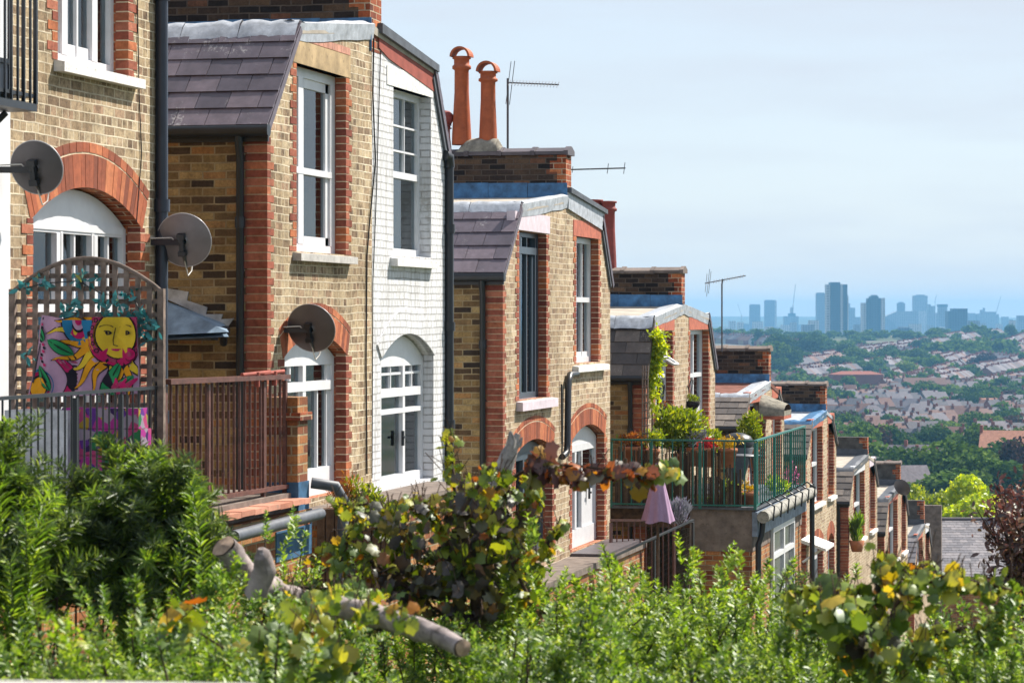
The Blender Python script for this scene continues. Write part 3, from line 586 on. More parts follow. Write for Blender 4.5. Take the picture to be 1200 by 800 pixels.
# H5 to H9: further pairs, each half a house of its own
def far_pair(a, p, b, ze, zs, zt, ztop, labs, wall='stock_b', slate='slate_old', roof='felt', lint=('redpaint', 'redpaint'), near=(0, 0), sx=(.28, .8), par='parapet', cop='ridge_old', flash='lead_blue', low=True, zcap=None, back=6, leadm='lead', lh=1.75):
    ya, yp, yb = EY(a), EY(p), EY(b); out = []
    for k in (0, 1):
        y0 = ya if k == 0 else yb; s = 1 if k == 0 else -1; A, B = (y0 + s * sx[0] * abs(yp - y0), y0 + s * sx[1] * abs(yp - y0)); lo, hi = min(A, B), max(A, B)
        zw1 = zs - .12; zw0 = zw1 - lh
        ops = [dict(ya=lo, yb=hi, z0=zw0, z1=zw1, lintel=lint[k], lz=(lo - .14, hi + .14, zw1, zw1 + .22), sill='white_old', sz=(lo - .12, hi + .14, zw0 - .1, zw0 - .01), win=dict(fw=.09, mull=((.4, .12),), trans=((zw0 + lh * .5, .08),), set_=.12))]
        if low:
            ops.append(dict(arch=True, ya=lo - .1, yb=hi + .1, z0=zw0 - 2.5, zs=zw0 - 1.1, zc=zw0 - .9, ring=.3, hdr=False, win=dict(fw=.09, mull=((.5, .12),), trans=((zw0 - 1.3, .1),), set_=.12)))
        h = house('terraced_house', labs[k], y0, yp, ze, y0 + s * .95, zs, zt, ZB(max(ya, yb)) - .5, wall=wall, openings=ops, slate=slate, rows=5, lead=leadm if k == 0 else False, roof=roof, gutter=(k == 0), verge=None if k == 0 else 'lead_dark', slwd=.36, back=back, corner='red' if k == 0 else None)
        if k == 0: party(h, yp, zt - .1, ztop, par, cop, flash, .3, th=.34, copn=.45, back=back)
        out.append(h)
    return out
h5 = far_pair(868, 902, 919, -2.05, -1.55, -1.35, -.68, ('brick house back with red brown felt roof behind the topiary on the terrace', 'brick house back with grey domed porch hood above a red lintel'), roof='felt_red', slate='slate_old')
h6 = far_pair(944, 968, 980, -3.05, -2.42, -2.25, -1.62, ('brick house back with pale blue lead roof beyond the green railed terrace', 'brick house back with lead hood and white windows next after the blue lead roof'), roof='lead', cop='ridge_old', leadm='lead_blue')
h7 = far_pair(994, 1017, 1028, -4.65, -3.95, -3.75, -3.23, ('brick house back with potted grass on its sill and steep slates', 'brick house back under a stained grey parapet, white lintel'), par='render_dark', cop=None, flash='lead_dark', lint=('white', 'lilac'), slate='slate_old', low=False, zcap=1, leadm='lead_dark')
h8 = far_pair(1036, 1055, 1063.5, -6.1, -5.3, -5.1, -4.45, ('brick house back with dark ribbed slate slope low down the hill', 'brick house back with orange lintel and dish low down the hill'), par='render_dark', flash='lead_dark', slate='slate_old', low=False, lint=('redpaint', 'stone'), leadm='lead_dark')
h9 = far_pair(1071, 1083, 1091, -7.8, -7.1, -6.9, -6.08, ('dark roofed last brick house back before the grey slate roof', 'white gabled strip of house at the bottom end of the terrace'), par='render_dark', cop=None, flash='lead_dark', wall='stock_b', slate='slate_grey', low=False, lint=('redpaint', 'white'), leadm='lead_dark')
# ------------------------------------------------------------------ foliage helpers
G = np.random.default_rng(11)
T_OVAL = (np.array([(0, 0, 0), (.16, .28, .05), (.19, .6, .03), (0, 1, -.10), (-.19, .6, .03), (-.16, .28, .05)]), [(0, 1, 2, 3), (0, 3, 4, 5)])
T_LANCE = (np.array([(0, 0, 0), (.06, .3, .02), (.06, .65, 0), (0, 1, -.12), (-.06, .65, 0), (-.06, .3, .02)]), [(0, 1, 2, 3), (0, 3, 4, 5)])
T_QUAD = (np.array([(-.5, 0, 0), (.5, .15, .12), (.42, 1, 0), (-.45, .9, .15)]), [(0, 1, 2, 3)])
_v = [(0, .32, .07)]
for ang, r_ in ((-176, .16), (-150, .44), (-118, .42), (-92, .54), (-70, .48), (-50, .60), (-26, .52), (0, .68), (26, .52), (50, .58), (70, .47), (94, .54), (118, .42), (150, .44), (176, .16)):
    a_ = math.radians(ang); _v.append((math.sin(a_) * r_, .32 + math.cos(a_) * r_, -.13 * (r_ / .6) ** 2 + .07 * math.sin(ang * .11)))
T_VINE = (np.array(_v), [(0, i, i + 1, i + 1) for i in range(1, 15)])
def unit(a): return a / np.maximum(np.linalg.norm(a, axis=1, keepdims=True), 1e-9)
def leaf_geo(T, P, A, N, S):
    t, f = T; A = unit(A); N = unit(N - (N * A).sum(1, keepdims=True) * A + 1e-6); B = np.cross(A, N)
    S = np.asarray(S).reshape(-1, 1, 1) if np.ndim(S) else S
    V = P[:, None, :] + S * (t[None, :, 0:1] * B[:, None] + t[None, :, 1:2] * A[:, None] + t[None, :, 2:3] * N[:, None])
    k = len(t); F_ = (np.arange(len(P))[:, None, None] * k + np.array(f)[None]).reshape(-1, len(f[0]))
    return V.reshape(-1, 3), F_
def fix(F_):                                            # fans are written as quads with a doubled last corner: make them triangles
    return F_[:, :3] if F_.shape[1] == 4 and (F_[:, 2] == F_[:, 3]).all() else F_
def leaf_obj(name, geos, mat, parent, base):
    vs, fs, o = [], [], 0
    for v, f in geos: vs.append(v); fs.append(f + o); o += len(v)
    return np_mesh(name, np.concatenate(vs), fix(np.concatenate(fs)), mat, parent, base=base)
def rdir(n, up=0.0, spread=1.0):
    d = G.normal(size=(n, 3)) * spread; d[:, 2] += up; return unit(d)

def blob(name, label, cat, c, rad, n, leaf, mat, group=None, T=T_OVAL, clumps=9, stem=True, up=.5, kind_stem='wood_brown', base_z=None, droop=0.0):
    """bushy plant: leaves on clumps spread through an uneven body, with a few stems"""
    c = np.array(c); rad = np.array(rad); bz = base_z if base_z is not None else c[2] - rad[2]
    root = thing(name, label, cat, (c[0], c[1], bz), group)
    cc = c + rdir(clumps) * rad * G.uniform(.25, .75, (clumps, 1)); geos = []
    k = G.integers(0, clumps, n); d = rdir(n); P = cc[k] + d * rad * (.18 + .32 * G.random((n, 1)) ** .5) * (1 + .3 * np.sin(k * 5.1))[:, None]
    A = d * .7 + rdir(n) * .8; A[:, 2] += up - droop
    geos.append(leaf_geo(T, P, A, d + rdir(n) * .7 + np.array([0, 0, .5]), leaf * G.uniform(.6, 1.25, n)))
    leaf_obj('foliage', geos, mat, root, root.location)
    if stem:
        m = MB()
        for q in cc[:6]: m.tube([(c[0], c[1], bz), tuple((np.array([c[0], c[1], bz]) * .5 + q * .5) + G.normal(size=3) * .02), tuple(q)], [.012 * rad[2] * 2 + .003, .008 * rad[2] * 2 + .002, .003], 5)
        m.build('stem', M[kind_stem], root)
    return root

def shoots_shrub(name, label, cat, base, spread, height, n, leaf, mat, group=None, lean=.25, T=T_OVAL, gap=.022, whorl=2, out=.9, smin=.55, stem='green_stem', frac=.25, curve=.25, taper=.6):
    """shrub of upright shoots set with leaves in pairs or whorls; base (x, y, z) on the ground, spread (along view right, along depth)"""
    base = np.array(base, float); root = thing(name, label, cat, tuple(base), group); st = MB(); geos = []
    rg, fw = np.array(RGT), np.array(FWD); Ps, As, Ns, Ss = [], [], [], []
    for i in range(n):
        a, r_ = G.uniform(0, 2 * math.pi), math.sqrt(G.random()); off = rg * math.cos(a) * r_ * spread[0] + fw * math.sin(a) * r_ * spread[1]
        h = height * G.uniform(smin, 1.0) * (1 - .35 * r_ ** 2); p0 = base + off * .55
        tip = base + off + np.array([0, 0, h]) + np.append(G.normal(size=2) * lean * h * .5, 0)
        bend = G.normal(size=3) * curve * h * .3; k = max(6, int(h * (1 - frac) / gap)); t = np.linspace(frac, 1, k)[:, None]
        def B(t): return p0 * (1 - t) ** 2 + 2 * t * (1 - t) * ((p0 + tip) / 2 + bend + np.array([0, 0, h * .15])) + t * t * tip
        pts = B(t); tang = unit(np.gradient(pts, axis=0))
        if i % 3 == 0: st.tube([tuple(B(np.array([[q]]))[0]) for q in (0, .35, .7, 1)], [.006, .005, .0035, .0015], 4, cap=False)
        for w_ in range(whorl):
            ph = np.arange(k) * 1.57 + w_ * 2 * math.pi / whorl + G.random(); ref = unit(np.cross(tang, np.array([[.3, .5, .81]]))); bi = np.cross(tang, ref)
            side = ref * np.cos(ph)[:, None] + bi * np.sin(ph)[:, None]
            Ps.append(pts); As.append(side * out + tang * .75 + G.normal(size=(k, 3)) * .18); Ns.append(tang + side * -.3 + G.normal(size=(k, 3)) * .25)
            Ss.append(leaf * G.uniform(.7, 1.2, k) * (1 - taper * np.linspace(0, 1, k) ** 3))
    geos.append(leaf_geo(T, np.concatenate(Ps), np.concatenate(As), np.concatenate(Ns), np.concatenate(Ss)))
    leaf_obj('foliage', geos, mat, root, tuple(base)); st.build('stem', M[stem], root)
    return root
def spray_bush(name, label, cat, c, rad, n, twig, leaf, mats, group=None, T=T_OVAL, per=26, up=.6, base_z=None, whorl=2, jag=.25, shell=.55, stems=10):
    """bush of short leafy twigs growing outward and up from an uneven body; mats: ((material, part name, share, leaf factor), ...)"""
    c = np.array(c, float); rad = np.array(rad, float); rg, fw, uz = np.array(RGT), np.array(FWD), np.array(UP); bz = base_z if base_z is not None else c[2] - rad[2]
    root = thing(name, label, cat, (c[0], c[1], bz), group); start = 0
    d = rdir(n); d[:, 2] = np.where(d[:, 2] < -.25, -d[:, 2], d[:, 2]); lump = 1 + jag * np.sin(d[:, 0] * 5.3 + c[0] * 9) * np.cos(d[:, 1] * 4.7 + d[:, 2] * 6.1 + c[1] * 7)
    rr = (shell + (1 - shell) * G.random(n) ** .6) * lump
    loc = d * rr[:, None]; P0 = c + rg * (loc[:, 0:1] * rad[0]) + fw * (loc[:, 1:2] * rad[1]) + uz * (loc[:, 2:3] * rad[2])
    D0 = unit(rg * d[:, 0:1] + fw * d[:, 1:2] + uz * (d[:, 2:3] + up) + G.normal(size=(n, 3)) * .3); L0 = twig * G.uniform(.6, 1.3, n); idx = G.permutation(n); m = MB()
    for mt, part, share, lfk in mats:
        sel = idx[start:start + int(n * share)]; start += len(sel); k = per; t = np.linspace(0, 1, k)
        droop = -(t ** 2)[None, :, None] * uz * (L0[sel] * .22)[:, None, None]
        pts = P0[sel][:, None, :] + D0[sel][:, None, :] * (L0[sel][:, None] * t)[:, :, None] + droop; tang = np.repeat(D0[sel][:, None, :], k, 1)
        Ps, As, Ns, Ss = [], [], [], []
        for w_ in range(whorl):
            ph = np.arange(k)[None, :] * 1.9 + w_ * 2 * math.pi / whorl + G.random((len(sel), 1)) * 6; ref = np.cross(tang, np.array([.31, .52, .79])); ref /= np.linalg.norm(ref, axis=2, keepdims=True); bi = np.cross(tang, ref)
            side = ref * np.cos(ph)[..., None] + bi * np.sin(ph)[..., None]; A = side * .85 + tang * .7 + G.normal(size=side.shape) * .2
            Ps.append(pts.reshape(-1, 3)); As.append(A.reshape(-1, 3)); Ns.append((tang - side * .35 + G.normal(size=side.shape) * .3).reshape(-1, 3)); Ss.append((leaf * lfk * G.uniform(.65, 1.2, (len(sel), k)) * (1 - .5 * t ** 3)).ravel())
        leaf_obj(part, [leaf_geo(T, np.concatenate(Ps), np.concatenate(As), np.concatenate(Ns), np.concatenate(Ss))], mt, root, tuple(root.location))
        for q in sel[:: max(1, len(sel) // 40)]: m.tube([tuple(P0[q] - D0[q] * .05), tuple(P0[q] + D0[q] * L0[q] * .8)], [.004, .0015], 4, cap=False)
    for i in range(stems):
        e = P0[G.integers(0, n)]; b0 = np.array([c[0], c[1], bz]) + G.normal(size=3) * np.array([.06, .06, 0]); m.tube([tuple(b0), tuple((b0 + e) / 2 + G.normal(size=3) * .04), tuple(e)], [.014, .009, .004], 5)
    m.build('stem', M['bark'], root); return root
M['green_stem'] = plain('green stem', (.09, .11, .04), .7, .2)
M['bark'] = plain('dark bark', (.09, .06, .045), .9, .1, var=.5, scale=14, bump=.6)
LF = {}
LF['privet'] = leaf_mat('privet leaf', [(0, (.045, .09, .010)), (.25, (.13, .21, .018)), (.6, (.25, .35, .03)), (.9, (.34, .42, .06)), (1, (.46, .45, .08))], .52, gloss=.05)
LF['privet_b'] = leaf_mat('bluish shrub leaf', [(0, (.045, .09, .018)), (.35, (.10, .18, .035)), (.7, (.19, .28, .065)), (.92, (.32, .40, .12)), (1, (.45, .46, .14))], .5, gloss=.06)
LF['needle'] = leaf_mat('dark narrow leaf', [(0, (.035, .06, .022)), (.5, (.075, .115, .04)), (.85, (.15, .20, .06)), (1, (.28, .32, .09))], .42, gloss=.05)
LF['bright'] = leaf_mat('bright narrow leaf', [(0, (.06, .12, .02)), (.5, (.16, .26, .03)), (1, (.30, .38, .05))], .5, gloss=.05)
LF['vine'] = leaf_mat('yellowing vine leaf', [(0, (.05, .09, .012)), (.3, (.12, .18, .02)), (.6, (.25, .31, .03)), (.82, (.42, .40, .03)), (.93, (.44, .26, .02)), (.97, (.36, .10, .02)), (1, (.12, .05, .03))], .46, tcol=(1.35, 1.2, .4), gloss=.04)
LF['vine_dark'] = leaf_mat('purple brown vine leaf', [(0, (.025, .018, .02)), (.45, (.05, .035, .035)), (.75, (.06, .06, .035)), (.92, (.13, .12, .04)), (1, (.28, .10, .02))], .25, tcol=(1.2, 1, .6), gloss=.05)
LF['vine_red'] = leaf_mat('reddening vine leaf', [(0, (.075, .04, .05)), (.35, (.13, .06, .06)), (.55, (.38, .10, .02)), (.72, (.42, .22, .02)), (.88, (.16, .19, .04)), (1, (.20, .15, .16))], .40, tcol=(1.35, 1.0, .5), gloss=.04)
LF['vine_green'] = leaf_mat('green vine leaf', [(0, (.06, .12, .02)), (.4, (.13, .21, .035)), (.7, (.25, .32, .06)), (.9, (.45, .45, .06)), (1, (.48, .30, .03))], .5, tcol=(1.35, 1.2, .4), gloss=.05)
LF['purple'] = leaf_mat('dark purple leaf', [(0, (.035, .018, .022)), (.5, (.095, .048, .052)), (.85, (.20, .10, .09)), (1, (.24, .18, .10))], .25, tcol=(1.3, .8, .7), gloss=.06)
LF['lime'] = leaf_mat('lime leaf', [(0, (.20, .30, .012)), (.5, (.40, .50, .016)), (1, (.58, .60, .025))], .5, tcol=(1.3, 1.25, .3), gloss=.05)
LF['lime_dark'] = leaf_mat('yellow green leaf', [(0, (.09, .15, .012)), (.5, (.22, .30, .018)), (1, (.40, .42, .03))], .45, tcol=(1.3, 1.25, .3), gloss=.05)
LF['orange'] = leaf_mat('orange leaf', [(0, (.20, .07, .015)), (.5, (.46, .13, .02)), (1, (.50, .28, .03))], .35, tcol=(1.2, 1, .6), gloss=.05)
LF['yellowfl'] = leaf_mat('yellow flower petal', [(0, (.5, .30, .01)), (1, (.65, .48, .02))], .3, tcol=(1.1, 1, .6), gloss=.05)
LF['redfl'] = leaf_mat('red flower petal', [(0, (.38, .015, .02)), (1, (.55, .03, .05))], .3, tcol=(1.2, .8, .8), gloss=.05)
LF['pinkfl'] = leaf_mat('pink flower petal', [(0, (.50, .06, .22)), (1, (.60, .14, .34))], .3, tcol=(1.1, .9, 1), gloss=.05)
LF['lavender'] = leaf_mat('grey lavender leaf', [(0, (.16, .17, .19)), (.7, (.30, .30, .36)), (1, (.32, .26, .42))], .3, tcol=(1, 1, 1), gloss=.05)
LF['teal'] = leaf_mat('teal silk leaf', [(0, (.012, .12, .13)), (.8, (.04, .28, .30)), (.93, (.07, .34, .36)), (1, (.55, .45, .04))], .3, tcol=(1, 1, 1), gloss=.06)
# ------------------------------------------------------------------ terraces, railings and what stands or hangs there
def rail(name, label, p0, p1, h, mat, gap=.11, r=.008, posts=(0, 1), top=.022, foot=.06, group=None, low=True, flat=False):
    """straight metal railing between two floor points: each post, the rails and the balusters as parts"""
    p0, p1 = Vector(p0), Vector(p1); root = thing(name, label, 'railing', p0, group); v = p1 - p0; Ln = v.length
    m = MB(); up = Vector((0, 0, h)); u = v.normalized(); sd = Vector((-u.y, u.x, 0)) * (top * (1.6 if flat else 1))
    m.obox((p0 + p1) / 2 + up, v / 2, sd, Vector((0, 0, top * .6))); m.build('top_rail', M[mat], root)
    if low: m = MB(); m.obox((p0 + p1) / 2 + Vector((0, 0, foot)), v / 2, sd * .7, Vector((0, 0, top * .5))); m.build('bottom_rail', M[mat], root)
    for t in posts:
        m = MB(); q = p0 + v * t; m.obox(q + up / 2 - Vector((0, 0, .02)), u * (.022 if h > .95 or mat == 'brown_iron' else .013), sd.normalized() * .015, up / 2 + Vector((0, 0, -.01))); m.build('post', M[mat], root)
    m = MB(); n = int(Ln / gap)
    for i in range(1, n):
        q = p0 + v * (i / n); m.tube([q + Vector((0, 0, foot)), q + up], r, 6, cap=False)
    o = m.build('balusters', M[mat], root); return root
def PT(o, y, z): return Vector((-X0 + o, y, z))
def YO(px, o): return EY(px, o)

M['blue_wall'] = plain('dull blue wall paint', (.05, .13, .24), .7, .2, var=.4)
# H1 terraces: brick base, black rail (white half), brown rail (yellow half), pier, coping, gutter
O1 = 1.25; ya_, yb_, yc_ = YO(-60, O1), YO(191, O1), YO(333, O1)
t = thing('terrace', 'raised brick terrace under the black and brown railings, with terracotta coping and blue painted wall', 'terrace', (-X0 + .6, yb_, ZB(20)))
m = MB(); m.box(-X0 + .003, -X0 + O1 + .12, ya_, yc_ + .3, ZB(20), -1.5); m.build('wall', M['orange_brick'], t)
m = MB(); m.box(-X0 + .004, -X0 + O1 + .05, ya_, yc_ + .28, -1.498, -1.36); m.build('deck', M['render'], t)
m = MB(); y = YO(236, O1); i = 0
while y < yc_ + .02:
    m.box(-X0 + O1 - .06, -X0 + O1 + .20, y, min(y + .30, yc_ + .05), -1.44 + .004 * (i % 2), -1.40 + .004 * (i % 2)); y += .306; i += 1
m.build('coping', M['tile_cop'], t)
m = MB(); m.tube([PT(O1 + .24, YO(236, O1), -1.55), PT(O1 + .24, yc_ + .18, -1.53)], .045, 10); m.build('gutter', M['lead_dark'], t)
m = MB(); m.box(-X0 + O1 + .121, -X0 + O1 + .13, YO(305, O1), yc_ + .31, -1.85, -1.62); m.box(-X0 + .6, -X0 + O1 + .13, yc_ + .301, yc_ + .312, -1.85, -1.5); m.build('painted_wall', M['blue_wall'], t)
m = MB(); m.box(-X0 + O1 - .16, -X0 + O1 + .10, yc_ + .03, yc_ + .29, -1.50, -.62); p_ = m.build('pier', M['orange_brick'], t)
m = MB(); m.box(-X0 + O1 - .19, -X0 + O1 + .13, yc_ + .0, yc_ + .32, -.80, -.74); m.build('pier_band', M['red'], p_)
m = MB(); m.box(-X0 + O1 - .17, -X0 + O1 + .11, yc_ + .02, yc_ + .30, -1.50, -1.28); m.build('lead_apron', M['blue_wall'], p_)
pipe(t, [PT(O1 + .12, yc_ + .33, -1.30), PT(O1 + .30, yc_ + .40, -1.33), PT(O1 + .36, yc_ + .44, -1.45), PT(O1 + .30, yc_ + .40, -2.3)], .045, 'lead_dark')
rail('railing', 'black iron railing in front of the sun tapestry', PT(O1, ya_, -1.36), PT(O1, yb_ - .04, -1.36), .885, 'black', .105, .007, (.55, .78, 1), .018, .1)
br = rail('railing', 'rusty brown iron railing ending at the small brick pier', PT(O1, yb_ + .03, -1.34), PT(O1, yc_ + .02, -1.36), .90, 'brown_iron', .118, .011, (0, .33, .80, 1), .03, .05, flat=True)
m = MB()
for a, b in ((.60, .84), (.78, .97)):
    y0, y1 = yb_ + (yc_ - yb_) * a, yb_ + (yc_ - yb_) * b; m.tube([PT(O1 + .02, y0, -.425), PT(O1 + .02, y1, -.415)], .016, 6); m.tube([PT(O1 + .03, (y0 + y1) / 2, -.41), PT(O1 + .03, (y0 + y1) / 2, -.52)], .02, 6)
tag(m.build('planter_hook', M['maroon'], None, PT(O1, yc_, -.42)), 'dark red bracket clamped over the brown railing top', 'bracket')

# balcony at the top left corner
yc0, ye0 = YO(-40, .6), YO(43.5, .6); zf = 1.42
bal = thing('balcony', 'black iron balcony high on the white wall in the top left corner', 'balcony', PT(0, ye0, zf))
m = MB(); m.box(-X0, -X0 + .6, yc0, ye0, zf - .05, zf); m.build('floor_plate', M['black'], bal)
m = MB()
y = yc0
while y < ye0 - .02: m.box(-X0 + .585, -X0 + .6, y - .007, y + .007, zf, zf + 1.05); y += .105
for x in (.1, .2, .3, .4, .5): m.box(-X0 + x - .007, -X0 + x + .007, ye0 - .015, ye0, zf, zf + 1.05)
m.build('balusters', M['black'], bal)
m = MB(); m.box(-X0, -X0 + .61, ye0 - .02, ye0 + .005, zf + 1.05, zf + 1.08); m.box(-X0 + .58, -X0 + .61, yc0, ye0, zf + 1.05, zf + 1.08); m.box(-X0 + .58, -X0 + .605, ye0 - .022, ye0 + .003, zf, zf + 1.05); m.build('top_rail', M['black'], bal)
m = MB(); m.box(-X0 + .02, -X0 + .59, yc0, ye0 - .01, zf + .04, zf + .065); m.build('bottom_rail', M['black'], bal)
m = MB(); m.tube([PT(0, ye0 - .1, zf - .45), PT(.42, ye0 - .1, zf - .06)], .022, 6); m.build('bracket', M['black'], bal)
b_ = thing('window_box', 'dark planter box standing on the balcony floor', 'planter', PT(.3, ye0 - .3, zf + .01)); m = MB(); m.box(-X0 + .16, -X0 + .44, ye0 - .75, ye0 - .12, zf + .005, zf + .26); m.build('box', M['navy'], b_); m = MB(); m.box(-X0 + .14, -X0 + .46, ye0 - .77, ye0 - .10, zf + .26, zf + .29); m.build('rim', M['black'], b_)
m = MB(); m.lathe([(.0, 0), (.12, .01), (.15, .08), (.14, .18), (.07, .26), (.02, .30)], PT(.3, ye0 - .34, zf + .29), 12); bag = m.build('bag', plain('pale pink plastic', (.62, .50, .50), .4, .4, var=.2), None, PT(.3, ye0 - .34, zf + .29)); tag(bag, 'pale pink plastic bag on the planter behind balcony bars', 'bag')

# trellis with tapestry and garland, across the terrace
yt = YO(190, O1) - .12
tr = thing('trellis', 'arched grey wooden trellis across the terrace behind the tapestry', 'trellis', S(100, 560, yt))
xa, xb = S(15, 400, yt).x, S(189, 400, yt).x; zlo = S(100, 560, yt).z
def tz(x): u = (x - xa) / (xb - xa) * 2 - 1; return S(0, 342, yt).z + (S(0, 303, yt).z - S(0, 342, yt).z) * math.cos(u * math.pi / 2) ** .9
m = MB()
for i in range(1, 13):
    x = xa + (xb - xa) * i / 13; m.box(x - .019, x + .019, yt - .008, yt + .002, zlo, tz(x))
z = zlo + .06; k = 0
while z < S(0, 306, yt).z:
    lim = [x for x in np.linspace(xa, xb, 80) if tz(x) > z + .01]
    if lim: m.box(lim[0], lim[-1], yt + .003, yt + .012, z - .017, z + .017)
    z += .088
m.build('lattice', M['wood_grey'], tr)
for x in (xa, xb): m = MB(); m.box(x - .022, x + .022, yt - .02, yt + .025, zlo - .1, tz(x) + .02); m.build('post', M['wood_grey'], tr)
m = MB(); m.tube([(x, yt, tz(x)) for x in np.linspace(xa, xb, 22)], .016, 6); m.build('arched_rail', M['wood_grey'], tr)
P_ = []
for (px, py, n, sp) in ((52, 330, 10, 6), (92, 328, 14, 8), (110, 330, 6, 5), (85, 365, 14, 9), (120, 362, 14, 8), (150, 345, 10, 8), (155, 368, 16, 9), (170, 380, 22, 10), (172, 392, 12, 8), (30, 337, 8, 6), (30, 420, 5, 8), (75, 368, 10, 6), (140, 360, 8, 8)):
    for _ in range(n): P_.append(tuple(S(px + G.normal() * sp * .6, py + G.normal() * sp * .6, yt - .03 - .03 * G.random())))
P_ = np.array(P_); gl = thing('garland', 'garland of teal silk leaves with yellow flowers woven in the trellis', 'garland', tuple(P_[0]))
leaf_obj('leaves', [leaf_geo(T_OVAL, P_, rdir(len(P_)), rdir(len(P_)) + np.array([.3, -1.5, .4]), .055 * G.uniform(.7, 1.3, len(P_)) * 1.3)], LF['teal'], gl, tuple(P_[0]))
m = MB(); m.tube([tuple(S(a, b, yt - .025)) for a, b in ((28, 338), (52, 332), (92, 329), (120, 345), (155, 345), (170, 378), (172, 398))], .004, 5); m.build('wire', M['cable_black'], gl)

def cloth(name, label):
    """hanging printed cloth; drawn in photo units on the trellis plane, each printed shape a patch of its own colour in the one mesh"""
    y0 = yt - .095; cols = [(.40, .25, .36), (.62, .28, .012), (.42, .012, .10), (.015, .012, .02), (.02, .22, .08), (.02, .16, .32), (.30, .04, .10), (.60, .42, .03), (.03, .03, .04)]
    mats = [plain('printed cloth %s' % n, c, .85, .15, var=.12) for n, c in zip(('lilac', 'gold', 'magenta', 'ink', 'green', 'blue', 'wine', 'yellow', 'charcoal'), cols)]
    m = MB()
    def W(p, k): q = S(p[0], p[1], y0 - .0035 * k); q.y -= .020 * math.sin(p[0] * .13 + p[1] * .03) + .010 * math.sin(p[0] * .31 - p[1] * .02) + .012 * math.sin(p[1] * .07); return q
    TL, TR, BR, BL = (49, 369), (162, 374), (163, 461), (33, 466)
    def bil(u, v): a = (TL[0] + (TR[0] - TL[0]) * u, TL[1] + (TR[1] - TL[1]) * u + 4 * math.sin(u * math.pi)); b = (BL[0] + (BR[0] - BL[0]) * u, BL[1] + (BR[1] - BL[1]) * u); return (a[0] + (b[0] - a[0]) * v, a[1] + (b[1] - a[1]) * v)
    n = 36; nv = 12
    for k in (0, -3):
        vs = [W(bil(i / n, j / nv), k) for i in range(n + 1) for j in range(nv + 1)]
        m.add(vs, [(i * (nv + 1) + j, i * (nv + 1) + j + 1, (i + 1) * (nv + 1) + j + 1, (i + 1) * (nv + 1) + j) for i in range(n) for j in range(nv)], 0 if k == 0 else 6, True)
    def inside(p): return 375 < p[1] < 464 and 36 + (466 - p[1]) * .16 < p[0] < 161.5
    def clampp(p):
        y = min(max(p[1], 371.5), 462.5); lo = 34.5 + (466 - y) * .165; return (min(max(p[0], lo), 161.5), y)
    def strip(A, B, k, mat):
        A = [clampp(p) for p in A]; B = [clampp(p) for p in B]; vs = [W(p, k) for p in A] + [W(p, k) for p in B]; q = len(A); m.add(vs, [(i, i + 1, q + i + 1, q + i) for i in range(q - 1)], mat, True)
    def disc(c, rx, ry, k, mat, r0=0.0, a0=0, a1=360, nn=28):
        A = [(c[0] + rx * r0 * math.cos(R(a0 + (a1 - a0) * i / nn)), c[1] + ry * r0 * math.sin(R(a0 + (a1 - a0) * i / nn))) for i in range(nn + 1)]
        B = [(c[0] + rx * math.cos(R(a0 + (a1 - a0) * i / nn)), c[1] + ry * math.sin(R(a0 + (a1 - a0) * i / nn))) for i in range(nn + 1)]; strip(A, B, k, mat)
    sc = (137, 393)
    for i in range(17):                                   # wavy rays
        a = R(62 + i * 13.5); ln = 74 + 9 * (i % 2)
        for wd, k, mat in ((7.4, 1, 3), (5.6, 2, 1 if i % 3 else 7)):
            A, B = [], []
            for j in range(11):
                t = j / 10; r_ = 24 + t * (ln - 24 - (0 if k == 1 else 2)); off = 4.2 * math.sin(t * 7.5 + i) * t ** .5; wv = wd * (1 - t) ** .8 + .3
                for sg, L_ in ((-1, A), (1, B)): L_.append((sc[0] + math.cos(a) * r_ - math.sin(a) * (off + sg * wv), sc[1] + math.sin(a) * r_ + math.cos(a) * (off + sg * wv)))
            strip(A, B, k, mat)
    _d = disc
    def sdisc(c, rx, ry, *a, **k): _d((sc[0] + (c[0] - 142) * 1.04, sc[1] + (c[1] - 388) * 1.04) if c is not sc else sc, rx * 1.04, ry * 1.04, *a, **k)
    sdisc(sc, 34, 36, 3, 3); sdisc(sc, 32.5, 34.5, 4, 2); sdisc(sc, 29, 31, 5, 6, .86)
    for i in range(20): a = R(i * 18); sdisc((142 + 27.2 * math.cos(a), 388 + 29.2 * math.sin(a)), 2.6, 2.6, 5, 3, .6, nn=10)
    sdisc(sc, 23.5, 27, 6, 3); sdisc(sc, 22, 25.5, 7, 7)
    strip([(135, 384), (132, 398), (132, 404)], [(135.8, 384), (133, 398), (133, 404)], 8, 3); strip([(132, 403.4), (137, 405)], [(132, 404.4), (137, 406)], 8, 3)     # nose, eyes, mouth
    sdisc((131, 385), 6, 2.6, 8, 3, .55); sdisc((152, 385), 6, 2.6, 8, 3, .55); sdisc((131, 385), 1.6, 1.6, 8, 3); sdisc((152, 385), 1.6, 1.6, 8, 3)
    sdisc((141, 403), 6.5, 2.6, 8, 2, 0, 0, 180); sdisc((131, 379), 8, 3, 8, 3, .8, 190, 350); sdisc((152, 379), 8, 3, 8, 3, .8, 190, 350)
    for (c, rx, ry, mt) in (((46, 452), 17, 20, 5), ((46, 452), 14.5, 17, 2), ((46, 453), 11.5, 13.5, 3), ((46, 454), 10, 12, 1)): disc(c, rx, ry, {17: 1, 14.5: 2, 11.5: 3, 10: 4}[rx], mt)
    for wd, k, mat in ((15, 1, 3), (14, 2, 5), (10.5, 3, 2), (7, 4, 3), (5.6, 5, 0), (3, 6, 2)):                              # paisley at the top
        disc((92, 375), wd * 1.25, wd * 2.1, k, mat, 0, 0, 180)
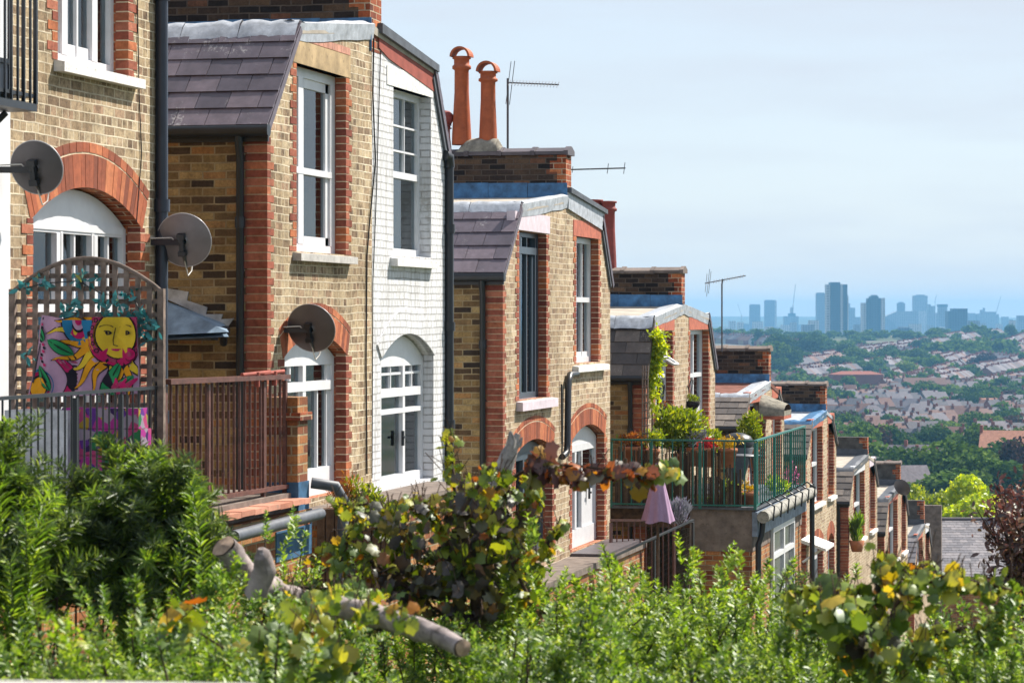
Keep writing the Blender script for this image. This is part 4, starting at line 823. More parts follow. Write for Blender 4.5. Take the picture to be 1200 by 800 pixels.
    for wd, k, mat in ((6.5, 1, 3), (5.2, 2, 2), (1.5, 3, 6)):
        A, B = [], []
        for j in range(13):
            t = j / 12; x, y = 58 + 18 * math.sin(t * 2.6) * (1 - .2 * t), 420 + t * 46
            A.append((x + 10 - wd, y)); B.append((x + 10 + wd, y))
        strip(A, B, k, mat)
    def leafp(p, q, wd, k, mat):
        A, B = [], []
        for j in range(11):
            t = j / 10; s_ = math.sin(t * math.pi) ** .7 * wd; dx, dy = q[0] - p[0], q[1] - p[1]; l_ = math.hypot(dx, dy); x, y = p[0] + dx * t, p[1] + dy * t
            A.append((x - dy / l_ * s_, y + dx / l_ * s_)); B.append((x + dy / l_ * s_, y - dx / l_ * s_))
        strip(A, B, k, mat)
    for (p, q, wd) in (((56, 398), (84, 416), 6.5), ((44, 428), (60, 458), 5), ((118, 462), (140, 424), 7), ((128, 463), (158, 440), 6), ((40, 380), (52, 400), 5)):
        leafp(p, q, wd + 1.2, 4, 3); leafp(p, q, wd, 5, 4); leafp(p, q, .8, 6, 3)
    disc((152, 415), 8, 8, 8, 3); disc((152, 415), 7, 7, 9, 2); disc((152, 415), 3, 3, 10, 6)
    for i in range(6): leafp((138, 462), (128 + 7 * i, 446 - 4 * (i % 2)), 3.2, 6, 2 if i % 2 else 6)
    for j in range(14): leafp((44 + j * .4 + 3 * math.sin(j), 374 + j * 4), (48 + j * .4 + 3 * math.sin(j), 377 + j * 4), 1.6, 2, 2 if j % 2 else 3)
    for j in range(9): leafp((80 + j * .3, 424 + j * 4.4), (90 + j * .5, 425 + j * 4.4), 1.1, 1, 3 if j % 2 else 6)
    strip([(47.5, 369), (42, 405), (34, 464)], [(51.5, 369), (46.5, 405), (38, 464)], 1, 8)
    return tag(m.build(name, mats, None, S(100, 420, y0)), label, 'tapestry')
cloth('tapestry', 'bright printed cloth with yellow sun face hanging on the trellis')
m = MB(); c0 = S(62, 500, yt - .32); m.box(c0.x - .28, c0.x + .17, c0.y - .16, c0.y + .16, -1.355, -.62); ch = m.build('covered_chair', M['lead'], None, (c0.x, c0.y, -1.36)); tag(ch, 'grey covered garden seat behind the black railing', 'seat')
t = NT('folded printed blanket'); uvn = t.uv(); vo = t.n('TexVoronoi', Scale=16.0); t.l(uvn, vo.inputs['Vector']); sp = t.n('SeparateColor'); t.l(vo.outputs['Color'], sp.inputs[0])
t.pri(t.ramp(sp.outputs[0], [(0, (.30, .03, .20)), (.2, (.04, .02, .08)), (.35, (.34, .05, .14)), (.5, (.03, .14, .06)), (.62, (.25, .2, .26)), (.78, (.10, .03, .20)), (.9, (.3, .2, .03))], 'CONSTANT'), .9, .1)
m = MB(); c0 = S(118, 500, yt - .25)
for i, (a, b) in enumerate(((-1.35, -1.12), (-1.12, -.92), (-.92, -.74), (-.74, -.60))): m.box(c0.x - .20 - .01 * i, c0.x + .36 - .015 * i, c0.y - .12, c0.y + .12 - .02 * i, a, b - .004)
tag(m.build('blanket_stack', t.mat, None, (c0.x, c0.y, -1.35)), 'stack of folded patterned blankets in pink and purple behind the black railing', 'blankets')

# satellite dishes
def dish(label, px, py, d, w_px, wall_px, wall_o, mat='dish', yaw=2, tilt=17):
    c = D(px, py, d); rad = w_px / 2 * d / F; root = thing('satellite_dish', label, 'satellite dish', c)
    ax = Vector((math.sin(R(yaw)) * math.cos(R(tilt)), math.cos(R(yaw)) * math.cos(R(tilt)), math.sin(R(tilt)))); rt = ax.cross(Vector((0, 0, 1))).normalized(); u = rt.cross(ax).normalized()
    n, k = 40, 7; m = MB(); vs = []
    for off in (0, .006):
        for j in range(1, k + 1):
            r_ = j / k
            for i in range(n):
                a = 2 * math.pi * i / n; vs.append(c + rt * math.cos(a) * r_ * rad * 1.06 + u * math.sin(a) * r_ * rad * 1.04 + ax * ((r_ * r_ - .6) * rad * .20 + off))
    fs = []
    for s_ in (0, 1):
        o_ = s_ * k * n
        for j in range(k - 1): fs += [(o_ + j * n + i, o_ + j * n + (i + 1) % n, o_ + (j + 1) * n + (i + 1) % n, o_ + (j + 1) * n + i) for i in range(n)]
        fs.append([o_ + i for i in range(n)])
    m.add(vs, fs, 0, True); m.build('reflector', M[mat], root)
    m = MB(); m.tube([c + rt * math.cos(a) * rad * 1.06 + u * math.sin(a) * rad * 1.04 + ax * (.4 * rad * .2 + .003) for a in np.linspace(0, 2 * math.pi, 41)], .005, 6, cap=False); m.build('rim', M['dish_edge'], root)
    back = c - ax * (rad * .12 + .03); m = MB(); m.obox(back + u * -.02, rt * .018, u * .075, ax * .025); m.obox(back - u * .09, rt * .03, u * .02, ax * .03); m.obox(back + u * .05, rt * .03, u * .02, ax * .03)
    wl = Vector((-X0 + wall_o, c.y - (0 if wall_o else 0), c.z)); wp = ray(wall_px, py + 2); wl = wp * (d / wp.dot(FWD)) if wall_px is not None else wl
    bb = wl - Vector((.0, 0, 0)); m.obox((bb + back) / 2, (back - bb) / 2, Vector((0, .004, .022)), Vector((0, .02, 0))); m.obox(bb, Vector((.012, 0, 0)), Vector((0, .05, 0)), Vector((0, 0, .05))); m.build('bracket', M['black'], root)
    foot = c - u * rad * 1.0 + ax * .03; lnb = c + ax * rad * 1.15 - u * rad * .62; m = MB(); m.tube([back - u * .1, foot - u * .01, lnb], .013, 6); m.build('arm', M['alu'], root)
    m = MB(); m.tube([lnb - ax * .03, lnb + u * .02 - ax * -.04], .028, 8); m.obox(lnb + ax * .02 - u * .03, rt * .025, u * .03, ax * .04); m.build('receiver', M['black'], root)
    m = MB(); q = foot; m.tube([lnb - u * .03, (lnb + q) / 2 - u * .12, q - u * .09, back - u * .05, back + u * .04 - rt * .08, bb + Vector((.02, -.03, .03))], .0055, 5); m.build('cable', M['cable'], root)
    return root
dish('grey satellite dish over the red arch at the left edge', 42, 197, 19.75, 62, -6, 0)
dish('pale grey satellite dish on the corner beside the navy downpipe', 215, 282, 22.75, 62, 170, 0, 'dish_pale', yaw=-2)
dish('brown grey satellite dish over the red arch with white double door', 364, 385, 26.15, 56, 329, 0, yaw=5)

# lean-to with stepped flashing against the side wall of the second house
ysw = YA - .004
lt = thing('lean_to', 'small lead roofed lean-to with stepped flashing low on the side wall behind the dish', 'lean-to', S(220, 395, ysw))
stp = [(180, 333), (222, 338), (221, 352), (245, 358), (243, 366), (262, 366), (261, 372), (275, 371), (270, 382), (180, 343)]
def xz(pts, y): return [(S(a, b, y).x, S(a, b, y).z) for a, b in pts]
m = MB(); m.prismy(xz([(180, 335), (222, 342), (220, 352), (244, 360), (242, 368), (262, 368), (260, 374), (275, 373), (268, 383), (200, 352), (180, 346)], ysw), ysw - .03, ysw - .012); m.build('stepped_flashing', M['lead'], lt)
m = MB(); a, b, c_, d_ = S(178, 346, ysw), S(262, 378, ysw), S(268, 389, ysw - .5), S(178, 393, ysw - .5); m.add([a, b, c_, d_], [(0, 1, 2, 3)]); m.add([p - Vector((0, 0, .04)) for p in (a, b, c_, d_)], [(3, 2, 1, 0)])
m.build('roof', plain('pale blue lead', (.24, .34, .46), .5, .4, var=.3), lt)
m = MB(); m.tube([S(178, 390, ysw - .3), S(268, 387, ysw - .3)], .04, 8); m.tube([S(262, 388, ysw - .3), S(262, 402, ysw - .12)], .035, 8); m.build('gutter', M['black'], lt)
m = MB(); m.box(S(178, 0, ysw).x, S(258, 0, ysw).x, ysw - .25, ysw - .05, S(0, 398, ysw).z, S(0, 392, ysw).z); m.build('fascia', M['lead_dark'], lt)

# H2 terrace: slatted planter with a flame coloured shrub
c0 = D(425, 620, 25.2)
pl = thing('planter', 'dark slatted wooden planter behind the vine', 'planter', (c0.x, c0.y, D(0, 660, 25.2).z)); m = MB(); zt0, zb0 = D(0, 600, 25.2).z, D(0, 690, 25.2).z
for i in range(9): x = c0.x - .34 + i * .085; m.box(x - .036, x + .036, c0.y - .16, c0.y - .14, zb0, zt0)
m.box(c0.x - .36, c0.x + .36, c0.y - .139, c0.y + .15, zb0, zt0 - .03); m.build('box', M['wood_brown'], pl); m = MB(); m.box(c0.x - .38, c0.x + .38, c0.y - .165, c0.y + .155, zt0, zt0 + .03); m.build('rim', M['wood_brown'], pl)
blob('potted_shrub', 'flame orange shrub in the slatted planter beside the white door', 'shrub', tuple(D(398, 580, 25.2)), (.16, .15, .24), 900, .05, LF['orange'], T=T_LANCE, up=1.0)
blob('potted_shrub', 'yellow green shrub in the slatted planter right of the orange one', 'shrub', tuple(D(428, 585, 25.2)), (.2, .15, .22), 800, .05, LF['lime_dark'], up=.8)
t2 = thing('terrace', 'low brick terrace along the white house, mostly behind the vine', 'terrace', (-X0 + .7, 29, ZB(28))); m = MB(); m.box(-X0 + .003, -X0 + .55, YA - .2, EY(500), ZB(28), -1.86); m.build('wall', M['orange_brick'], t2); m = MB(); m.box(-X0 + .004, -X0 + .58, YA - .22, EY(500) + .02, -1.858, -1.80); m.build('deck', M['render'], t2)
# H3 terrace: stone steps, rail, closed parasol
t3 = thing('terrace', 'stone edged terrace under the two arched doors of the middle house', 'terrace', (-X0 + .6, 37, ZB(37))); m = MB(); m.box(-X0 + .003, -X0 + .50, YA3, EY(715), ZB(37), -3.34); m.build('wall', M['orange_brick'], t3); m = MB(); m.box(-X0 + .004, -X0 + .54, YA3 - .03, EY(715) + .03, -3.338, -3.25); m.build('deck', M['render'], t3)
m = MB(); bb = D(690, 645, 38.5); m.box(-X0 + .01, -X0 + .5, EY(668), EY(712), -3.249, -3.21); m.build('door_step', M['ridge'], t3)
a, b = D(718, 652, 37.2), D(812, 609, 40.0)
hr = rail('handrail', 'sloping black handrail below the mauve parasol', a - Vector((0, 0, 1.25)), b - Vector((0, 0, 1.25)), 1.25, 'black', 3.0, .008, (0, .5, 1), .02, .1, low=False)
rail('railing', 'low dark railing between the terrace doors and the parasol', D(716, 716, 40.5), D(790, 714, 41.5), 1.3, 'brown_iron', .12, .01, (0, 1), .025, .05)
pc = D(771, 640, 38.2); pr = thing('parasol', 'closed mauve parasol standing in front of the green railed terrace', 'parasol', pc)
m = MB(); k = 28; prof = [(1.0, .025, .0), (.93, .045, .1), (.8, .06, .2), (.5, .115, .5), (.2, .165, .8), (0, .20, 1)]; vs = []; zt0, zb0 = D(0, 541, 38.2).z, D(0, 611, 38.2).z
for f_, r_, fl in prof:
    for i in range(k): a = 2 * math.pi * i / k; rr_ = r_ * (1 + .16 * fl * math.sin(a * 8)); vs.append((pc.x + rr_ * math.cos(a), pc.y + rr_ * math.sin(a), zb0 + (zt0 - zb0) * f_ + (.02 * math.sin(a * 4) if f_ == 0 else 0)))
m.add(vs, [(j * k + i, j * k + (i + 1) % k, (j + 1) * k + (i + 1) % k, (j + 1) * k + i) for j in range(5) for i in range(k)], 0, True); m.build('canopy', plain('mauve parasol cloth', (.36, .235, .36), .85, .15, var=.12), pr)
m = MB(); m.tube([(pc.x, pc.y, zb0 - 1.6), (pc.x, pc.y, zt0 + .0)], .02, 8); m.build('pole', M['wood_brown'], pr); m = MB(); m.lathe([(0, 0), (.035, .0), (.045, .03), (.03, .06), (0, .075)], (pc.x, pc.y, zt0 - .01), 10); m.build('finial', M['wood_brown'], pr)
blob('lavender', 'grey lavender clump in a pot right of the mauve parasol', 'plant', tuple(D(797, 600, 40)), (.2, .2, .24), 700, .09, LF['lavender'], T=T_LANCE, up=1.6)

M['cement_pale'] = plain('mossy pale cement', (.34, .33, .30), .9, .1, var=.35, scale=12, bump=.6, dirt=(.12, .12, .10))
# H4: green railed roof terrace with reed screen, gutter, door below, plants
O4 = 1.84; y4 = EY(885, O4); y4e = EY(943, O4); zf4 = D(0, 596, 43).z; x4l = S(716, 0, y4).x; x4r = -X0 + O4
t4 = thing('terrace', 'roof terrace on a rendered extension behind the green railing', 'terrace', (x4r - 1, y4 + 2, ZB(46)))
zr = S(0, 630, y4).z
xs0 = S(808, 0, y4).x
m = MB(); m.box(xs0, x4r - .05, y4 + .04, y4e, zr, zf4 - .02); m.build('rendered_wall', M['render'], t4)
opn = [(EY(905, O4 - .05), zr - 1.75), (EY(930, O4 - .05), zr - 1.75), (EY(930, O4 - .05), zr - .02 - .0), (EY(905, O4 - .05), zr - .02)]
m = MB(); m.box(xs0, x4r - .06, y4 + .045, y4e - .01, ZB(46) - 1, zr - .002); m.build('brick_wall', M['orange_brick'], t4)
m = MB(); m.box(x4l - .3, xs0 - .002, y4 + .3, y4e, S(0, 606, y4).z, zf4 - .02); m.build('timber_edge', M['wood_brown'], t4)
m = MB(); m.box(x4l - .3, x4r + .02, y4, y4e + .05, zf4 - .018, zf4 + .02); m.build('deck', M['lead_dark'], t4)
m = MB(); m.tube([(x4r + .12, y4 + .0, zf4 - .12), (x4r + .12, y4e, zf4 - .10)], .095, 10); m.build('gutter', M['cement_pale'], t4)
m = MB()
for i in range(7): yy = y4 + .4 + i * .85; m.tube([(x4r + .02, yy, zf4 + .05), (x4r + .10, yy, zf4 + .1), (x4r + .24, yy, zf4 + .02), (x4r + .22, yy, zf4 - .2)], .014, 5)
m.build('gutter_bracket', M['black'], t4)
m = MB(); m.box(x4r - .05, x4r + .03, y4 + .02, y4e, zf4 - .42, zf4 - .05); m.build('fascia', plain('blue grey board', (.20, .25, .33), .6, .3, var=.3), t4)
pipe(t4, [(x4r + .1, y4 + .15, zf4 - .15), (x4r + .08, y4 + .15, zf4 - .4), (x4r + .03, y4 + .12, zf4 - .55), (x4r + .03, y4 + .12, zf4 - 3)], .045, 'black')
pipe(t4, [(x4r + .14, y4e - .1, zf4 + .05), (x4r + .14, y4e - .1, zf4 - 2.5)], .045, 'black')
m = MB(); dx = x4r - .055; ya, yb = EY(907, O4), EY(932, O4); dz0, dz1 = zf4 - 2.5, zf4 - .44
m.box(dx, dx + .05, ya, ya + .09, dz0, dz1); m.box(dx, dx + .05, yb - .09, yb, dz0, dz1); m.box(dx, dx + .05, (ya + yb) / 2 - .06, (ya + yb) / 2 + .06, dz0, dz1); m.box(dx, dx + .048, ya + .09, yb - .09, dz1 - .5, dz1 - .42); m.box(dx, dx + .047, ya + .09, yb - .09, dz1 - .08, dz1); dr = m.build('door', M['white'], t4)
m = MB(); m.box(dx + .005, dx + .015, ya + .05, yb - .05, dz0, dz1); m.build('pane', plain('dark door glass', (.10, .11, .12), .06, .6), dr)
m = MB(); wv = [(dx + .05, ya - .02, dz1 - .5), (dx + .5, ya - .1, dz1 - .62), (dx + .5, ya - .1, dz1 - .2), (dx + .05, ya - .02, dz1 - .05)]
gr = rail('railing', 'green iron railing facing us along the planted roof terrace', (x4l, y4, zf4), (x4r, y4, zf4), 1.03, 'green_iron', .15, .011, (0, .28, .62, 1), .022, .05)
gr2 = rail('railing', 'green iron railing running away above the grey gutter', (x4r, y4 + .04, zf4), (x4r, y4e, zf4), 1.03, 'green_iron', .24, .011, (.02, .36, .7, 1), .022, .05)
m = MB(); x = x4l + .05
while x < S(868, 0, y4).x:
    h_ = rnd.choice([.5, .62, .8, .9, .93]) * rnd.uniform(.9, 1.04) * (1 if x < S(842, 0, y4).x else .72); w_ = rnd.uniform(.012, .03); m.box(x, x + w_, y4 + .06 + rnd.uniform(0, .02), y4 + .085, zf4 + .02, zf4 + h_); x += w_ + rnd.uniform(.001, .006)
tag(m.build('reed_screen', M['reed'], None, (x4l, y4, zf4)), 'brown reed screen tied behind the green railing', 'screen')
def P4(px, py, dd=44.0): return tuple(D(px, py, dd))
def potted(label, px, py, dd, rad, n, leaf, mat, cat='plant', T=T_OVAL, pot_r=.14, up=.8, name='potted_plant', pot=True, **k):
    c = D(px, py, dd); root = blob(name, label, cat, tuple(c), rad, n, leaf, mat, T=T, up=up, **k)
    if pot:
        m = MB(); zb = c.z - rad[2]; m.lathe([(0, -.26), (pot_r * .7, -.26), (pot_r, -.02), (pot_r * 1.1, -.02), (pot_r * 1.1, .04), (pot_r * .95, .04), (pot_r * .9, -.0), (0, -.0)], (c.x, c.y, zb), 16); m.build('pot', M['pot'], root)
    return root
potted('big lime green bush under the hanging baskets on the green railed terrace', 797, 503, 45.2, (.66, .4, .42), 4200, .085, LF['lime_dark'], 'bush', name='bush')
potted('loose green bush at the left end of the green railed terrace', 728, 513, 44.6, (.32, .3, .30), 900, .08, LF['privet'], 'bush', name='bush')
potted('orange flowers in a pot above the reed screen', 741, 516, 44, (.22, .16, .13), 500, .06, LF['orange'], 'flowers', name='flowering_plant')
potted('lime green low plant between the orange flowers and big bush', 762, 517, 44.2, (.25, .2, .16), 500, .07, LF['lime_dark'])
potted('red geraniums in a pot on the green railed terrace', 828, 520, 44.2, (.17, .15, .10), 300, .06, LF['redfl'], 'flowers', name='flowering_plant')
potted('yellow flowers in a pot right of the red geraniums', 853, 519, 44.2, (.2, .15, .12), 350, .06, LF['yellowfl'], 'flowers', name='flowering_plant')
potted('tall lime green potted topiary at the far end of the terrace', 881, 506, 48, (.26, .24, .34), 1300, .075, LF['lime_dark'], 'topiary', name='topiary')
potted('grey green herb pot left of the red geraniums', 815, 512, 45, (.2, .2, .2), 400, .09, LF['lavender'], T=T_LANCE)
potted('orange flower pot inside the corner of the green railing', 876, 572, 43.6, (.14, .12, .09), 220, .05, LF['yellowfl'], 'flowers', pot_r=.16, name='flowering_plant')
potted('pink flowers growing through the green railing above the gutter', 926, 560, 47.5, (.15, .5, .24), 160, .055, LF['pinkfl'], 'flowers', pot=False, name='flowering_plant')
potted('green leafy plant behind the green railing above the gutter', 912, 572, 46.6, (.2, .7, .22), 500, .075, LF['privet'], pot=False)
potted('lime green plant growing against the reed screen behind the parasol', 790, 566, 43.5, (.3, .12, .2), 500, .07, LF['lime_dark'], pot=False)
potted('bright green plant between the pots by the railing corner', 852, 575, 43.5, (.22, .12, .16), 350, .07, LF['lime_dark'], pot=False)
potted('low green plant at the foot of the green railing', 838, 590, 43.4, (.4, .1, .10), 350, .07, LF['privet'], pot=False)
tb = thing('garden_table', 'small grey metal table on the green railed terrace', 'table', P4(876, 545, 45)); c = D(868, 535, 45)
m = MB(); m.lathe([(0, 0), (.34, 0), (.34, .03), (0, .03)], (c.x, c.y, c.z), 20); m.build('table_top', M['alu'], tb)
for sx_, sy_ in ((-.2, -.2), (.2, -.2), (-.2, .2), (.2, .2)): m = MB(); m.tube([(c.x + sx_ * .8, c.y + sy_ * .8, c.z), (c.x + sx_ * 1.2, c.y + sy_ * 1.2, zf4 + .02)], .014, 6); m.build('leg', M['alu'], tb)
gc = thing('covered_barbecue', 'dark covered barbecue beside the topiary', 'barbecue', P4(862, 540, 46.5)); c = D(864, 513, 46.5); m = MB(); m.lathe([(.26, -.0), (.28, .08), (.22, .18), (.1, .23), (0, .24)], (c.x, c.y, c.z - .15), 18); m.build('lid', M['black'], gc); m = MB(); m.lathe([(.05, -.75), (.2, -.25), (.27, -.01), (.26, 0)], (c.x, c.y, c.z - .15), 18); m.build('body', M['lead_dark'], gc)
# climber, post, open pane and hanging baskets on H4
cl = thing('climber', 'yellow green climbing plant hanging over the corner window', 'climber', P4(770, 460, 44.6))
Pc = []
for (px, py, n, sx_, sy_) in ((770, 395, 260, 7, 6), (772, 410, 420, 8, 9), (766, 428, 420, 8, 9), (764, 444, 300, 7, 8), (768, 462, 80, 6, 10), (766, 480, 40, 4, 8)):
    for _ in range(n): Pc.append(tuple(D(px + G.normal() * sx_ * .6, py + G.normal() * sy_ * .6, 44.7 - .25 * G.random())))
Pc = np.array(Pc); leaf_obj('foliage', [leaf_geo(T_OVAL, Pc, rdir(len(Pc), -.3), rdir(len(Pc)) + np.array([.6, -.5, .6]), .085 * G.uniform(.6, 1.2, len(Pc)) * 1.15)], LF['lime'], cl, P4(770, 460, 44.6))
m = MB(); m.tube([P4(765, 505, 44.7), P4(763, 460, 44.7), P4(768, 430, 44.65), P4(770, 398, 44.6)], .015, 6); m.build('stem', M['wood_grey'], cl)
lp = thing('lattice_post', 'grey wooden trellis strip up the corner under the yellow green climber', 'trellis', P4(755, 505, 44.0)); m = MB()
for px in (752.5, 755.5, 758.5): a, b = D(px, 515, 44.0), D(px + .5, 428, 44.0); m.tube([a, b], .012, 5)
m.build('upright', M['wood_grey'], lp); m = MB()
for py in range(436, 510, 9): m.tube([D(752, py, 43.98), D(760, py - 1, 43.98)], .010, 5)
m.build('crossbar', M['wood_grey'], lp)
def basket(label, px, py, arm_px):
    c = D(px, py, 45.6 if px < 800 else 48.0); root = thing('hanging_basket', label, 'hanging basket', c); r_ = .125
    m = MB(); m.lathe([(0, -.15), (r_ * .55, -.13), (r_ * .9, -.06), (r_, 0), (r_ * .9, 0), (0, -.01)], c, 16); m.build('bowl', M['basket'], root)
    m = MB(); top = c + Vector((0, 0, .32))
    for a in (0, 2.1, 4.2): m.tube([c + Vector((r_ * math.cos(a), r_ * math.sin(a), 0)), top], .004, 4)
    m.build('chain', M['black'], root); m = MB(); wl = Vector((-X0, c.y + .1, top.z + .12)); m.tube([wl - Vector((0, 0, .25)), Vector((-X0 + (c.x + X0) * .5, c.y + .05, top.z + .02)), top + Vector((0, 0, .06)), top], .009, 5); m.tube([wl, Vector((-X0, c.y + .1, wl.z - .3))], .011, 5); m.build('bracket', M['black'], root)
    n = 180; P = np.array(c) + np.array([0, 0, .03]) + rdir(n, .3) * r_ * np.array([.95, .95, .6]) * G.random((n, 1)) ** .4
    leaf_obj('plant', [leaf_geo(T_OVAL, P, rdir(n, .4), rdir(n, .6), .05 * G.uniform(.6, 1.2, n))], LF['vine_red'] if px < 800 else LF['lime_dark'], root, c)
basket('hanging basket with reddish flowers under the yellow green climber', 779, 478, 0); basket('hanging basket with lime green plant beside the white door', 812, 470, 0)
wp = thing('open_window_light', 'white top hung window pane standing open below the climber', 'window', P4(782, 425, 45.3)); m = MB(); a, b = Vector(P4(777, 419, 45.6)), Vector(P4(789, 427, 45.2)); q = Vector((0, .45, 0))
m.tube([a, b, b + q, a + q, a], .022, 4); m.build('frame', M['white'], wp); m = MB(); m.add([a, b, b + q, a + q], [(0, 1, 2, 3)]); m.build('pane', M['glass'], wp)

# porch hood and small things down the row
hd = thing('porch_hood', 'grey domed porch hood beside the red lintel', 'porch hood', tuple(E(894, 486, .2)))
m = MB(); c = E(894, 486, .0); n = 12
for i in range(1):
    vs = []
    for j in range(n + 1):
        a = math.pi * j / n; vs += [(-X0, c.y + .62 * math.cos(a) * -1, c.z + .42 * math.sin(a) ** .6), (-X0 + .5, c.y - .55 * math.cos(a), c.z + .22 * math.sin(a) ** .6)]
    m.add(vs, [(2 * j, 2 * j + 1, 2 * j + 3, 2 * j + 2) for j in range(n)], 0, True); m.add([(-X0 + .5, c.y - .55, c.z), (-X0 + .5, c.y + .55, c.z), (-X0 + .5, c.y + .55, c.z + .1), (-X0 + .5, c.y - .55, c.z + .1)], [(0, 1, 2, 3)])
m.build('hood', M['cement'], hd); m = MB(); m.box(-X0 + .004, -X0 + .5, c.y - .56, c.y + .56, c.z - .07, c.z - .004); m.build('frame', M['redpaint'], hd)
aw = thing('door_canopy', 'white door canopy low on the wall past the green railing', 'canopy', tuple(E(944, 640, .3))); c = E(944, 640); m = MB(); m.prismy([(-X0, c.z + .22), (-X0 + .55, c.z + .02), (-X0 + .55, c.z - .04), (-X0, c.z + .14)], c.y - .8, c.y + .8); m.build('roof', M['white_old'], aw); m = MB(); m.tube([(-X0 + .01, c.y - .6, c.z - .3), (-X0 + .45, c.y - .6, c.z)], .03, 6); m.build('bracket', M['white'], aw)
wbx = E(1004, 640, .2); gp = blob('potted_grass', 'bright green grass in a terracotta pot on a window sill down the row', 'plant', (wbx[0], wbx[1], E(1004, 622, .2).z), (.16, .3, .32), 320, .26, LF['bright'], T=T_LANCE, up=2.2, clumps=5)
m = MB(); m.lathe([(0, -.28), (.13, -.28), (.2, 0), (.17, 0), (0, -.02)], (wbx[0], wbx[1], E(1004, 633, .2).z), 14); m.build('pot', M['pot'], gp)
m = MB(); c = E(1056, 572, .25); m.lathe([(0, 0), (.1, .005), (.2, .03), (.27, .07)], (0, 0, 0), 18); o = m.build('reflector', M['dish'], None); o.location = (0, 0, 0)
ds = thing('satellite_dish', 'tiny grey satellite dish far down the row at a parapet end', 'satellite dish', c); o.parent = ds; o.rotation_euler = (R(-65), 0, R(-25)); m = MB(); m.tube([c, E(1054, 576)], .02, 6); m.build('bracket', M['black'], ds)

# television aerials
def aerial(label, mast, boom, el, d, mast_r=.016, elem='h'):
    P = lambda p: D(p[0], p[1], d); root = thing('tv_aerial', label, 'aerial', P(mast[0]))
    if mast[0] != mast[1]: m = MB(); m.tube([P(p) for p in mast], mast_r, 8); m.build('mast', M['alu'], root)
    m = MB(); a, b = P(boom[0]), P(boom[1]); m.tube([a, b], .011, 6); m.build('boom', M['alu'], root)
    m = MB()
    for t_, h_, ang in el:
        c = a.lerp(b, t_); v = FWD * math.cos(R(ang)) + UP * math.sin(R(ang)) + RGT * .12; m.tube([c - v * h_, c + v * h_], .005, 4)
    m.build('elements', M['alu'], root); return root
aerial('tv aerial on a mast right of the tall orange chimney pots', ((595, 182), (595, 92)), ((594, 97), (655, 99.5)), [(.05 + i * .062, .16, 18) for i in range(16)] + [(.1, .3, 90), (.03, .3, 80)], 38.9)
aerial('tv aerial boom without mast sticking out past the parapet end', ((668, 199), (668, 199)), ((664, 199), (733, 197)), [(.1, .05, 60), (.7, .07, 85), (.98, .08, 80), (.4, .1, 4)], 38.8)
aerial('tv aerial on a tall mast in front of the tower blocks', ((846, 412), (846, 333), (847, 327)), ((826, 332), (874, 323)), [(.22 + i * .065, .16, 14) for i in range(12)] + [(.08, .28, 82), (.03, .2, 70), (.12, .22, 90), (.05, .4, 5), (.10, .4, 8)], 57.6)
# ------------------------------------------------------------------ the valley: slate roof, lime tree, houses, trees, towers
def W2(d, px): v = ray(px, HZ) * d; return v.x, v.y         # ground point at a depth, seen at a photo column
def tree_mesh(n, leaf, mat, seed, lobes=7, h=1.0, mod=1.0):
    """unit tree: crown about 1 wide and 1.1 high on a short trunk; leaf clumps through uneven lobes"""
    g = np.random.default_rng(seed); c = np.array([(g.uniform(-.26, .26), g.uniform(-.26, .26), g.uniform(.42, .92) * h) for _ in range(lobes)]); r_ = g.uniform(.17, .30, lobes) * mod
    k = g.integers(0, lobes, n); d = unit(g.normal(size=(n, 3))); d[:, 2] = np.abs(d[:, 2]) * .95 - .25; d = unit(d)
    P = c[k] + d * (r_[k] * g.uniform(.7, 1.06, n))[:, None]; A = unit(g.normal(size=(n, 3))) + d * .2
    V, F_ = leaf_geo(T_QUAD, P, A, d + g.normal(size=(n, 3)) * .45, leaf * g.uniform(.6, 1.3, n))
    return V, F_
def make_tree(name, label, mat, n, leaf, seed, group=None, lobes=7, trunk=True, h=1.0, mod=1.0):
    root = thing(name, label, 'tree', (0, 0, 0), group); V, F_ = tree_mesh(n, leaf, mat, seed, lobes, h, mod)
    np_mesh('crown', V, F_, mat, root)
    if trunk:
        m = MB(); m.tube([(0, 0, -.05), (.01, 0, .25), (0, .02, .5)], [.045, .03, .02], 6); m.tube([(0, 0, .3), (.15, .05, .6)], [.02, .01], 5); m.tube([(0, 0, .28), (-.14, -.06, .62)], [.02, .01], 5); m.build('trunk', M['bark'], root)
    return root
LF['tree_a'] = leaf_mat('mid green crown', [(0, (.035, .07, .02)), (.6, (.08, .14, .03)), (1, (.14, .20, .05))], .25, gloss=.0)
LF['tree_b'] = leaf_mat('dark green crown', [(0, (.025, .055, .02)), (.6, (.05, .095, .03)), (1, (.09, .14, .04))], .2, gloss=.0)
LF['tree_c'] = leaf_mat('pale green crown', [(0, (.07, .12, .03)), (.6, (.13, .19, .045)), (1, (.20, .26, .06))], .3, gloss=.0)
LF['tree_d'] = leaf_mat('copper crown', [(0, (.03, .018, .022)), (.6, (.06, .035, .04)), (1, (.09, .055, .05))], .2, gloss=.0)

